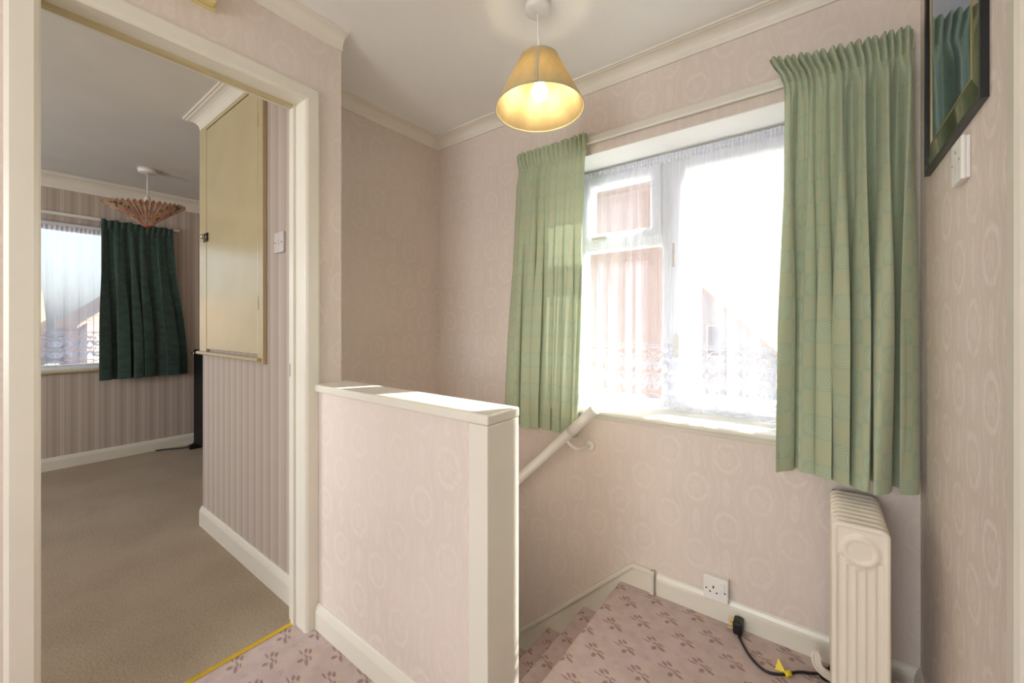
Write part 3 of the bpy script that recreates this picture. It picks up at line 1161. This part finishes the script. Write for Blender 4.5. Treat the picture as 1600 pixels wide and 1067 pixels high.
# ------------------------------------------------------------------ handrail on the window wall
def lerp3(a, b, t): return tuple(a[i] + (b[i] - a[i]) * t for i in range(3))
HA = (-0.785, 1.635, 0.7812)
HB = (-1.2045, 1.635, 0.3763)
hr = thing('stair_handrail', 'round white handrail fixed to the wall under the landing window, sloping down the stairs', 'handrail', HA)
HE = lerp3(HA, HB, 2.4)
HM = lerp3(HA, HB, 0.29)
tube('rail', [HM, HE], 0.0225, 'railwhite', hr, 24)
bm = tube_bm([HA, HM], 0.0245, 24)
bm_obj('end_sleeve', bm, 'railwhite', hr)
for tt in (0.335, 1.9):
    c = Vector(lerp3(HA, HB, tt))
    rs = Vector((c.x + .050, YW, c.z - .070))
    br = tube('bracket', catmull([c + Vector((0, 0, -.015)), c + Vector((.010, .008, -.040)), c + Vector((.038, .045, -.070)), rs + Vector((0, -.006, 0))], 6), 0.0075, 'railwhite', hr, 12)
    lathe('rose', [(0, 0.009), (.018, .009), (.026, .006), (.028, 0.0)], rs, 'railwhite', br, 28, Vector((0, -1, 0)))

# ------------------------------------------------------------------ landing pendant lamp
LX, LY = -0.775, 1.170
DEP = 1.0
LAMP = Vector((-0.816, 1.229, ZC))
pl = thing('pendant_lamp', 'lit ceiling pendant with cream cone shade hanging over the stair landing', 'lamp', LAMP)
lathe('ceiling_rose', [(.0, -.030), (.030, -.030), (.043, -.026), (.046, -.016), (.048, 0)], LAMP, 'white', pl, 40)
tilt = Quaternion((0, 1, 0), R(-2.0)) @ Quaternion((1, 0, 0), R(-2.0))
sx = tilt @ Vector((0, 0, 1))
SB = Vector((-0.806, 1.227, 1.928))            # centre of the lower rim
ST = SB + sx * 0.185
tube('flex', catmull([LAMP + Vector((0, 0, -.03)), LAMP + Vector((.002, 0, -.09)), ST + Vector((0, 0, .02)), ST - sx * .005], 8), 0.0035, 'white', pl, 10)
hb = ST - sx * .01
lathe('lamp_holder', [(0, 0), (.010, 0), (.014, -.012), (.017, -.022), (.017, -.052), (.014, -.056), (0, -.056)], hb, 'white', pl, 24, sx)
gb = hb - sx * .056
bl = lathe('bulb', [(.012, 0), (.013, -.010), (.020, -.024), (.029, -.044), (.031, -.058), (.026, -.074), (.014, -.085), (0, -.088)], gb, 'bulbglass', pl, 32, sx, close=False)
for k in range(4):
    a = math.pi / 2 * k + .4
    off = Vector((math.cos(a) * .006, math.sin(a) * .006, 0))
    tube('filament', [gb - sx * .022 + off, gb - sx * .066 + off * 1.3], 0.0022, 'bulb', bl, 8)
RB_, RT_ = 0.160, 0.070
vs_, fs, NSEG = [], [], 72
q = Vector((0, 0, 1)).rotation_difference(sx)
prof = [(RB_ - .0, 0), (RT_, .185), (RT_ - .002, .185), (RB_ - .002, 0)]
sh = lathe('lampshade', prof + [prof[0]], SB, 'shade', pl, NSEG, sx, close=False)
lathe('rim_tape', [(RB_ + .0008, -.001), (RB_ - .0022, .0050), (RB_ - .0042, .0050), (RB_ - .0028, -.001), (RB_ + .0008, -.001)], SB, 'shade_trim', sh, NSEG, sx, close=False)
lathe('rim_tape', [(RT_ + .0032, .178), (RT_ + .0006, .187), (RT_ - .003, .187), (RT_ - .0004, .178), (RT_ + .0032, .178)], SB, 'shade_trim', sh, NSEG, sx, close=False)
# seam strip on the camera side
dirc = Vector((-SB.x, -SB.y, 0)).normalized()
dirc = Matrix.Rotation(R(-4), 3, 'Z') @ dirc
side = Vector((-dirc.y, dirc.x, 0))
b0 = SB + q @ (dirc * (RB_ + .0008)) + sx * .004
t0 = SB + q @ (dirc * (RT_ + .0008)) + sx * .183
mesh_obj('seam_tape', [b0 - side * .0045, b0 + side * .0045, t0 + side * .0045, t0 - side * .0045] + [p + dirc * .001 for p in (b0 - side * .0045, b0 + side * .0045, t0 + side * .0045, t0 - side * .0045)],
         [(0, 1, 2, 3), (4, 5, 6, 7), (0, 1, 5, 4), (1, 2, 6, 5), (2, 3, 7, 6), (3, 0, 4, 7)], 'shade_trim', sh)
for k in range(3):
    a = 2 * math.pi * k / 3
    tube('spider_arm', [ST - sx * .012, SB + sx * .172 + q @ Vector((math.cos(a) * (RT_ + .003), math.sin(a) * (RT_ + .003), 0))], 0.0016, 'white', sh, 6)

# ------------------------------------------------------------------ oil-filled heater by the right wall
HX0, HX1, HY0 = 0.024, 0.148, 1.437
HZ0, HZ1 = 0.060, 0.612
FW, FH = HX1 - HX0, HZ1 - HZ0
ht = thing('oil_heater', 'cream oil filled column heater standing in the corner under the right curtain', 'heater', ((HX0 + HX1) / 2, HY0 + .13, 0))


def fin_mesh():
    nx, nz = 56, 150
    xs = [-.5 + i / nx for i in range(nx + 1)]
    hw_, hh = FW / 2, FH / 2
    rc = 0.022
    vs_, fs = [], []
    def edge(px, pz):
        qx = abs(px) - (hw_ - rc)
        qz = abs(pz) - (hh - rc)
        return -(math.hypot(max(qx, 0), max(qz, 0)) + min(max(qx, qz), 0) - rc)
    for sd in (0, 1):
        for j in range(nz + 1):
            pz0 = -hh + FH * j / nz
            for i in range(nx + 1):
                px, pz = xs[i] * FW, pz0
                # pull corner points onto the rounded outline
                qx = abs(px) - (hw_ - rc); qz = abs(pz) - (hh - rc)
                if qx > 0 and qz > 0:
                    m = max(qx, qz); l = math.hypot(qx, qz)
                    f = m / l
                    px = math.copysign(hw_ - rc + qx * f, px); pz = math.copysign(hh - rc + qz * f, pz)
                e = edge(px, pz)
                h = 0.0085 * math.sqrt(max(0, 1 - (1 - min(1, max(0, e) / .008)) ** 2))
                # recessed field inside a raised margin
                h -= 0.0025 * sst(.010, .015, e)
                # boss at the top (dished) and at the bottom
                for cz in (hh - .070, -hh + .070):
                    rr = math.hypot(px / .040, (pz - cz) / .040)
                    h += 0.0055 * sst(1.12, .88, rr) - 0.0022 * sst(.80, .62, rr)
                # vertical flutes
                if abs(pz) < hh - .118:
                    en = sst(hh - .118, hh - .124, abs(pz))
                else:
                    en = 0
                for k in range(-2, 3):
                    d = abs(px - k * .0200)
                    wdt = .0088
                    lim = hh - .118 + (.008 if abs(k) == 1 else (.03 if abs(k) == 2 else 0))
                    en = sst(lim, lim - .008, abs(pz))
                    h -= 0.0042 * en * sst(wdt, wdt * .62, d)
                y = -h if sd == 0 else h
                vs_.append((px, y, pz))
    W = nx + 1
    off = W * (nz + 1)
    for sd in (0, 1):
        for j in range(nz):
            for i in range(nx):
                a = sd * off + j * W + i
                f = (a, a + 1, a + W + 1, a + W)
                fs.append(f if sd == 0 else f[::-1])
    bm = bmesh.new()
    bv = [bm.verts.new(v) for v in vs_]
    for f in fs:
        bm.faces.new([bv[i] for i in f])
    bmesh.ops.remove_doubles(bm, verts=bm.verts, dist=1e-6)
    for f in bm.faces: f.smooth = True
    me = bpy.data.meshes.new('fin')
    bm.to_mesh(me)
    bm.free()
    me.materials.append(M['heater'])
    return me


fm = fin_mesh()
NF, PITCH = 9, 0.0325
for k in range(NF):
    o = bpy.data.objects.new('fin', fm)
    COL.objects.link(o)
    o.parent = ht
    o.location = Vector(((HX0 + HX1) / 2, HY0 + .008 + k * PITCH, (HZ0 + HZ1) / 2)) - ht.location
    o['_w'] = (0, 0, 0)
for zc in (HZ1 - .07, HZ0 + .07):
    tube('oil_tube', [((HX0 + HX1) / 2, HY0 + .012, zc), ((HX0 + HX1) / 2, HY0 + .004 + (NF - 1) * PITCH, zc)], 0.022, 'heater', ht, 20)
XCEN = (HX0 + HX1) / 2
for yy in (HY0 + .035, HY0 + .205):
    # pressed-steel foot: low under the fins, curling up at both ends beside the casters
    cl_pts = [(-.096, .098), (-.097, .078), (-.094, .060), (-.084, .046), (-.066, .037), (-.04, .034), (.04, .034), (.066, .037), (.084, .046), (.094, .060), (.097, .078), (.096, .098)]
    P = catmull([Vector((XCEN + x, yy, z)) for x, z in cl_pts], 4)
    path = []
    for i, p in enumerate(P):
        d = (P[min(i + 1, len(P) - 1)] - P[max(i - 1, 0)]).normalized()
        e = min(i, len(P) - 1 - i)
        path.append((p, Vector((0, 1, 0)), Vector((-d.z, 0, d.x)) * (0.55 + 0.45 * min(1, e / 2))))
    w2 = .013
    fo = prism('foot', [(-.007, -w2), (-.002, -w2), (.006, -w2 * .8), (.006, w2 * .8), (-.002, w2), (-.007, w2), (-.007, w2 * .6), (-.0045, w2 * .45), (-.0045, -w2 * .45), (-.007, -w2 * .6)], path, 'heater', ht)
    for sgn in (-1, 1):
        lathe('caster', [(0, -.010), (.017, -.010), (.020, -.006), (.020, .006), (.017, .010), (0, .010)], (XCEN + sgn * .074, yy + .022, 0.021), 'black', fo, 24, Vector((0, 1, 0)))
        tube('caster_stem', [(XCEN + sgn * .074, yy + .013, .021), (XCEN + sgn * .080, yy + .004, .05)], .004, 'black', fo, 8)
# control housing at the wall end
box('control_housing', HX0 + .008, HX1 - .008, HY0 + .012 + NF * PITCH - .02, HY0 + NF * PITCH + .012, HZ0 + .02, HZ1 - .01, 'black', ht, 0.004)
# mains lead, plug and warning tag
cpts = [(-.243, 1.719, .036), (-.240, 1.700, .012), (-.222, 1.664, .005), (-.188, 1.612, .005), (-.145, 1.581, .005), (-.100, 1.598, .005), (-.058, 1.640, .006), (-.02, 1.662, .007), (.010, 1.676, .016), (.036, 1.69, .06), (.05, 1.715, .13)]
tube('mains_lead', catmull(cpts, 10), 0.0042, 'cord', ht, 10)
pg = bbox_bm(-.260, -.228, 1.694, 1.744, .006, .052, .007, 3)
pg2 = bm_obj('plug', pg, 'black', ht)
for (py, pz) in ((1.706, .020), (1.732, .020), (1.719, .042)):
    box('pin', -.277, -.259, py - .003, py + .003, pz - .002, pz + .002, 'brasspin', pg2, .0008)
TG = Vector((-.086, 1.608, .008))
lathe('tag_loop', [(.0065, -.011), (.0085, -.011), (.0085, .011), (.0065, .011), (.0065, -.011)], TG, 'yellow', ht, 20, Vector((.75, .66, .1)).normalized(), close=False)
fl = mesh_obj('warning_tag', [TG + Vector(v) for v in ((-.005, -.004, .002), (-.034, -.006, .0), (-.026, .012, .030), (-.005, -.004, .004), (-.034, -.006, .002), (-.026, .012, .032))],
              [(0, 1, 2), (5, 4, 3), (0, 1, 4, 3), (1, 2, 5, 4), (2, 0, 3, 5)], 'yellow', ht)

# ------------------------------------------------------------------ socket, plates, mirror, chime
so = thing('wall_socket', 'white single switched power socket low on the window wall above the skirting', 'socket', (-.324, YW, .08))
box('back_box', -.367, -.281, YW - .024, YW, .080, .168, 'white', so, .002)
fp = box('face_plate', -.368, -.280, YW - .033, YW - .024, .079, .169, 'white', so, .004, 3)
box('rocker_switch', -.306, -.293, YW - .037, YW - .033, .128, .153, 'white', so, .001)
yf = YW - .0335
for (x0, x1, z0, z1) in ((-.334, -.329, .127, .136), (-.347, -.340, .110, .114), (-.323, -.316, .110, .114)):
    box('pin_hole', x0, x1, yf - .0006, yf + .004, z0, z1, 'hole', so)
for x in (-.357, -.291):
    lathe('screw', [(0, .0012), (.0026, .0012), (.003, 0)], (x, yf + .0004, .121), 'darkmetal', so, 14, Vector((0, -1, 0)))

mi = thing('wall_mirror', 'black framed mirror with blue tinted glass hanging on the right wall', 'mirror', (XR, 1.3, 1.553))
MY0, MY1, MZ0, MZ1, MX = 1.121, 1.627, 1.572, 2.16, 0.235
def mirror_ring(name, inset, wd, x_out, x_in, mat, xb):
    prof = [(0, xb), (0, x_out), (wd, x_in), (wd, xb)]
    cs = [(MY0 + inset, MZ0 + inset, 1, 1), (MY1 - inset, MZ0 + inset, -1, 1), (MY1 - inset, MZ1 - inset, -1, -1), (MY0 + inset, MZ1 - inset, 1, -1)]
    bm = bmesh.new()
    rings = [[bm.verts.new((x, cy + sy * a, cz + sz * a)) for a, x in prof] for (cy, cz, sy, sz) in cs]
    for i in range(4):
        A, B = rings[i], rings[(i + 1) % 4]
        for j in range(4):
            k = (j + 1) % 4
            bm.faces.new((A[j], A[k], B[k], B[j]))
    return bm_obj(name, bm, mat, mi)
mirror_ring('frame', 0.0, 0.014, MX, MX + .001, 'frameblack', XR)
mirror_ring('bevelled_border', 0.014, 0.052, MX + .005, MX + .003, 'bronze_mirror', XR - .002)
mirror_ring('slip', 0.066, 0.004, MX + .002, MX + .002, 'gilt', XR - .002)
box('glass', MX + .004, XR - .003, MY0 + .070, MY1 - .070, MZ0 + .070, MZ1 - .070, 'blue_mirror', mi)

bp = thing('wall_plate', 'small white outlet box on the right wall just below the mirror', 'outlet', (XR, 1.27, 1.46))
box('back_box', XR - .006, XR, 1.240, 1.316, 1.459, 1.547, 'white', bp, .001)
box('face_plate', XR - .014, XR - .006, 1.238, 1.318, 1.457, 1.549, 'white', bp, .003, 3)
for (yy, zz, r) in ((1.250, 1.503, .003), (1.306, 1.503, .003), (1.278, 1.525, .0035)):
    lathe('screw', [(0, .001), (r, .001), (r, 0)], (XR - .0138, yy, zz), 'chrome', bp, 14, Vector((-1, 0, 0)))
box('slot', XR - .0146, XR - .012, 1.274, 1.282, 1.474, 1.500, 'paleplate', bp)

ch = thing('door_chime', 'yellowed plastic chime box high on the wall above the bedroom doorway', 'chime', (XD, .35, 2.15))
box('base_plate', XD, XD + .008, 0.248, .462, 2.150, 2.252, 'chime', ch, .002)
box('cover', XD + .008, XD + .045, 0.252, .455, 2.154, 2.25, 'chime', ch, .008, 3)

# ------------------------------------------------------------------ bedroom
w2_ = thing('window_2', None, None, (XB - .12, -.3, BZ0), kind='structure')
frame_ring('outer_frame', BY0, BY1, BZ0 + .003, BZ1, 0.05, XB - .12, XB - .19, 'upvc', w2_, axis='x')
box('mullion', XB - .19, XB - .122, 0.24, 0.30, BZ0 + .05, BZ1 - .05, 'upvc', w2_, .004)
box('mullion', XB - .19, XB - .122, -0.68, -0.62, BZ0 + .05, BZ1 - .05, 'upvc', w2_, .004)
for (a, b) in ((BY0 + .05, -.68), (-.62, .24), (.30, BY1 - .05)):
    box('pane', XB - .160, XB - .156, a, b, BZ0 + .053, BZ1 - .05, 'glass', w2_)
prism('window_sill', [(0, 0), (.15, 0), (.158, .006), (.158, .016), (.15, .022), (0, .022)],
      [((XB - .12, BY0 - .05, BZ0 - .004), Vector((1, 0, 0)), Vector((0, 0, 1))), ((XB - .12, BY1 + .05, BZ0 - .004), Vector((1, 0, 0)), Vector((0, 0, 1)))], 'gloss_bed', w2_)
br_ = thing('curtain_rail', 'slim white curtain rail above the bedroom window', 'curtain rail', (XB, 0, 2.04))
box('batten', XB, XB + .022, -1.5, 1.16, 2.022, 2.046, 'white', br_, .003)
toX = lambda x0: (lambda a, d, z: (x0 + d, a, z))
nb = thing('net_curtain', 'white net curtain with lace hem in the bedroom window beside dark green curtain', 'net curtain', (XB - .08, -.3, .80))
rows = drape(lambda s, v: (BY0 + .004 + (BY1 - BY0 - .008) * s, 0.0), 1.955, 0.815, 0.03, 15.0, 0.024, 3.3, 41, 460, 50, head_amp=.0035, head_mult=5.0,
             hem=lambda s, ph: 0.006 * math.cos(2 * math.pi * s * 3.3 / .105), min_amp=.3, soft=True)
ih = row_at(rows, 1.955 - .032)
il = row_at(rows, 1.10)
zl = sum(p[2] for p in rows[il]) / len(rows[il])
cloth_mesh('net_heading', rows, 0, ih, toX(XB - .09), 'net_head', nb)
cloth_mesh('net_panel', rows, ih, il, toX(XB - .09), 'net_bed', nb)
cloth_mesh('lace_border', rows, il, 50, toX(XB - .09), 'net_bed_lace', nb, v_from=zl)

cd = thing('curtain', 'dark green velvet curtain at the right of the bedroom window', 'curtain', (XB + .08, .9, .68))
def cd_pos(s, v):
    yl = 0.628 - .006 * v
    yr = 1.10 + 0.105 * sst(0, 1, v) + .01 * math.exp(-(v / .04) ** 2)
    return yl + (yr - yl) * s, 0.0
rows = drape(cd_pos, 2.035, 0.685, 0.06, 5.0, 0.055, 0.9, 57, 200, 60, head_amp=.007, head_mult=2.4)
ih = row_at(rows, 1.975)
cloth_mesh('heading', rows, 0, ih, toX(XB + .055), 'curtain_dark', cd)
cloth_mesh('drape', rows, ih, 60, toX(XB + .055), 'curtain_dark', cd)

# folding-fan lampshade on the bedroom ceiling
FL = Vector((-4.10, 0.79, ZB))
fd = thing('pendant_lamp', 'pleated paper fan shaped lampshade with flower print hanging from bedroom ceiling', 'lamp', FL)
lathe('ceiling_rose', [(0, -.032), (.045, -.032), (.055, -.026), (.060, 0)], FL, 'white', fd, 36)
tube('flex', [FL + Vector((0, 0, -.03)), FL + Vector((0, 0, -.215))], .0045, 'white', fd, 10)
lathe('lamp_holder', [(0, 0), (.012, 0), (.020, -.02), (.022, -.055), (0, -.06)], FL + Vector((0, 0, -.205)), 'white', fd, 20)
fa = FL + Vector((0, 0, -.435))
fx = (Quaternion((1, 0, 0), R(5)) @ Quaternion((0, 1, 0), R(4))) @ Vector((0, 0, 1))
fq = Vector((0, 0, 1)).rotation_difference(fx)
vs_, fs, uv = [], [], []
NP = 88
for i, (r, h) in enumerate(((.024, 0.0), (.095, .058), (.168, .112), (.240, .160))):
    for k in range(NP):
        a = 2 * math.pi * k / NP
        z = (.011 if k % 2 else -.011) * (r / .240)
        vs_.append(fa + fq @ Vector((r * math.cos(a), r * math.sin(a), h - z)))
        uv.append((k / NP, i / 3))
for i in range(3):
    for k in range(NP):
        fs.append((i * NP + k, i * NP + (k + 1) % NP, (i + 1) * NP + (k + 1) % NP, (i + 1) * NP + k))
mesh_obj('fan_shade', vs_, fs, 'fan', fd, False, uv)
lathe('shade_tip', [(0, -.010), (.020, -.008), (.027, .003), (.024, .010), (0, .010)], fa, 'red', fd, 24, fx)

# overhead cupboard on the bulkhead wall
cu = thing('wall_cupboard', 'tall cream painted cupboard door set high in the striped bedroom wall', 'cupboard', (-2.4, YB, .98))
Y0 = YB
box('frame_stile', -2.835, -2.722, Y0 - .018, Y0, 1.002, 2.262, 'gloss_bed', cu, .002)
box('frame_stile', -2.035, -1.985, Y0 - .018, Y0, .975, 2.262, 'gloss_bed', cu, .002)
box('frame_rail', -2.722, -2.035, Y0 - .018, Y0, 2.241, 2.262, 'gloss_bed', cu, .002)
dr = box('door', -2.719, -2.039, Y0 - .017, Y0 - .001, 1.016, 2.234, 'gloss_bed', cu, .003)
for z in (1.22, 2.05):
    box('hinge', -2.044, -2.030, Y0 - .021, Y0 - .016, z, z + .06, 'gloss_bed', dr, .002)
kb = lathe('catch_knob', [(0, .034), (.011, .033), (.014, .026), (.007, .018), (.007, .006), (.014, .003), (.014, 0)], (-2.705, Y0 - .016, 1.635), 'chrome', dr, 20, Vector((0, -1, 0)))
box('catch_plate', -2.752, -2.690, Y0 - .024, Y0 - .017, 1.612, 1.660, 'darkmetal', dr, .003)
prism('ledge', [(0, 0), (.030, 0), (.036, .006), (.036, .012), (.030, .018), (0, .018)],
      [((-2.835, Y0, .984), NYv, Vector((0, 0, 1))), ((-2.0, Y0, .984), NYv, Vector((0, 0, 1)))], 'gloss_bed', cu)

sp = thing('switch_plate', 'pale square switch plate on the striped bedroom wall beside the doorway', 'switch', (-1.846, YB, 1.457))
box('plate', -1.892, -1.804, YB - .010, YB, 1.460, 1.548, 'paleplate', sp, .003)
for (xx, zz) in ((-1.878, 1.504), (-1.818, 1.504)):
    lathe('screw', [(0, .001), (.003, .001), (.003, 0)], (xx, YB - .0098, zz), 'darkmetal', sp, 12, Vector((0, -1, 0)))
box('rocker', -1.852, -1.844, YB - .0125, YB - .0098, 1.492, 1.516, 'paleplate', sp, .001)

# tall black panel in the far corner
bk = thing('black_panel', 'tall black upright panel standing in the far corner of the bedroom', 'panel', (-4.2, 1.26, 0))
box('panel', -4.655, -3.6, 1.222, 1.300, .045, .918, 'blackpanel', bk, .008, 3)
box('top_bracket', -4.70, -4.64, 1.215, 1.245, .868, .892, 'chrome', bk, .008, 3)
for x in (-4.62, -3.7):
    box('foot', x - .02, x + .02, 1.18, 1.34, 0, .045, 'black', bk, .006)
tube('trailing_lead', catmull([(-4.62, 1.225, .06), (-4.66, 1.18, .02), (-4.72, 1.12, .008), (-4.78, 1.05, .007), (-4.80, .98, .007)], 6), .006, 'cord', bk, 8)

# ------------------------------------------------------------------ outside
struct(box('ground', -60, 40, -40, 60, -2.9, -2.7, 'grass'))


def house(name, label, x0, x1, y0, y1, eave, ridge, axis, wall, roof, loc=None, over=.25):
    t = thing(name, label, 'house', ((x0 + x1) / 2, (y0 + y1) / 2, -2.7))
    if axis == 'y':        # ridge along y, gables face -y
        xm = (x0 + x1) / 2
        g = [(x0, -2.7), (x1, -2.7), (x1, eave), (xm, ridge), (x0, eave)]
        path = [((0, y0, 0), Vector((1, 0, 0)), Vector((0, 0, 1))), ((0, y1, 0), Vector((1, 0, 0)), Vector((0, 0, 1)))]
        rr = [(x0 - over, eave - over * (ridge - eave) / (xm - x0)), (xm, ridge), (x1 + over, eave - over * (ridge - eave) / (xm - x0))]
        rp = [((0, y0 - .15, 0), Vector((1, 0, 0)), Vector((0, 0, 1))), ((0, y1 + .15, 0), Vector((1, 0, 0)), Vector((0, 0, 1)))]
    else:                  # ridge along x, gables face +x
        ym = (y0 + y1) / 2
        g = [(y0, -2.7), (y1, -2.7), (y1, eave), (ym, ridge), (y0, eave)]
        path = [((x0, 0, 0), Vector((0, 1, 0)), Vector((0, 0, 1))), ((x1, 0, 0), Vector((0, 1, 0)), Vector((0, 0, 1)))]
        rr = [(y0 - over, eave - over * (ridge - eave) / (ym - y0)), (ym, ridge), (y1 + over, eave - over * (ridge - eave) / (ym - y0))]
        rp = [((x0 - .15, 0, 0), Vector((0, 1, 0)), Vector((0, 0, 1))), ((x1 + .15, 0, 0), Vector((0, 1, 0)), Vector((0, 0, 1)))]
    prism('walls', g, path, wall, t)
    th_ = .12
    prism('roof', [(a, b + .02) for a, b in rr] + [(a, b + th_ + .02) for a, b in rr[::-1]], rp, roof, t)
    return t


hA = house('neighbour_house', 'red brick house close beyond the left pane of the landing window', -9.0, -1.72, 6.0, 8.0, 6.5, 9.0, 'y', 'brick', 'tiles')
hB = house('neighbour_house', 'grey rendered house with sloping roof seen through the right casement', -5.6, -1.05, 14.5, 22.0, .22, 2.5, 'y', 'gutter', 'tiles')
bkm = None
for r_ in range(42):
    z_ = -0.05 + r_ * 0.075
    x_ = -1.722 - (0.1125 if r_ % 2 else 0.0)
    while x_ - 0.215 > -3.22:
        if bkm is None:
            o_ = box('brick', x_ - .215, x_, 5.988, 6.001, z_, z_ + .065, 'brickface', hA, .003, 1, loc=(x_ - .1075, 5.994, z_))
            bkm = o_.data
        else:
            o_ = bpy.data.objects.new('brick', bkm)
            COL.objects.link(o_)
            o_.parent = hA
            o_.location = Vector((x_ - .1075, 5.994, z_)) - hA.location
        x_ -= 0.225
wv = box('window', -2.95, -2.55, 14.42, 14.5, .1, 1.1, 'housewhite', hB)
box('pane', -2.92, -2.58, 14.40, 14.42, .13, 1.07, 'housewin', wv)
hC = house('neighbour_house', 'distant house with pinkish gable and tiled roof beyond the bedroom window', -29.0, -21.0, 2.4, 7.6, 1.2, 3.5, 'x', 'brick', 'tiles')
hD = house('neighbour_house', 'distant low house with tan tiled roof left of the gabled house', -34.0, -27.0, -8.0, 1.8, -.1, 2.6, 'y', 'brick', 'tiles')

for o in S.objects:
    if '_w' in o:
        del o['_w']
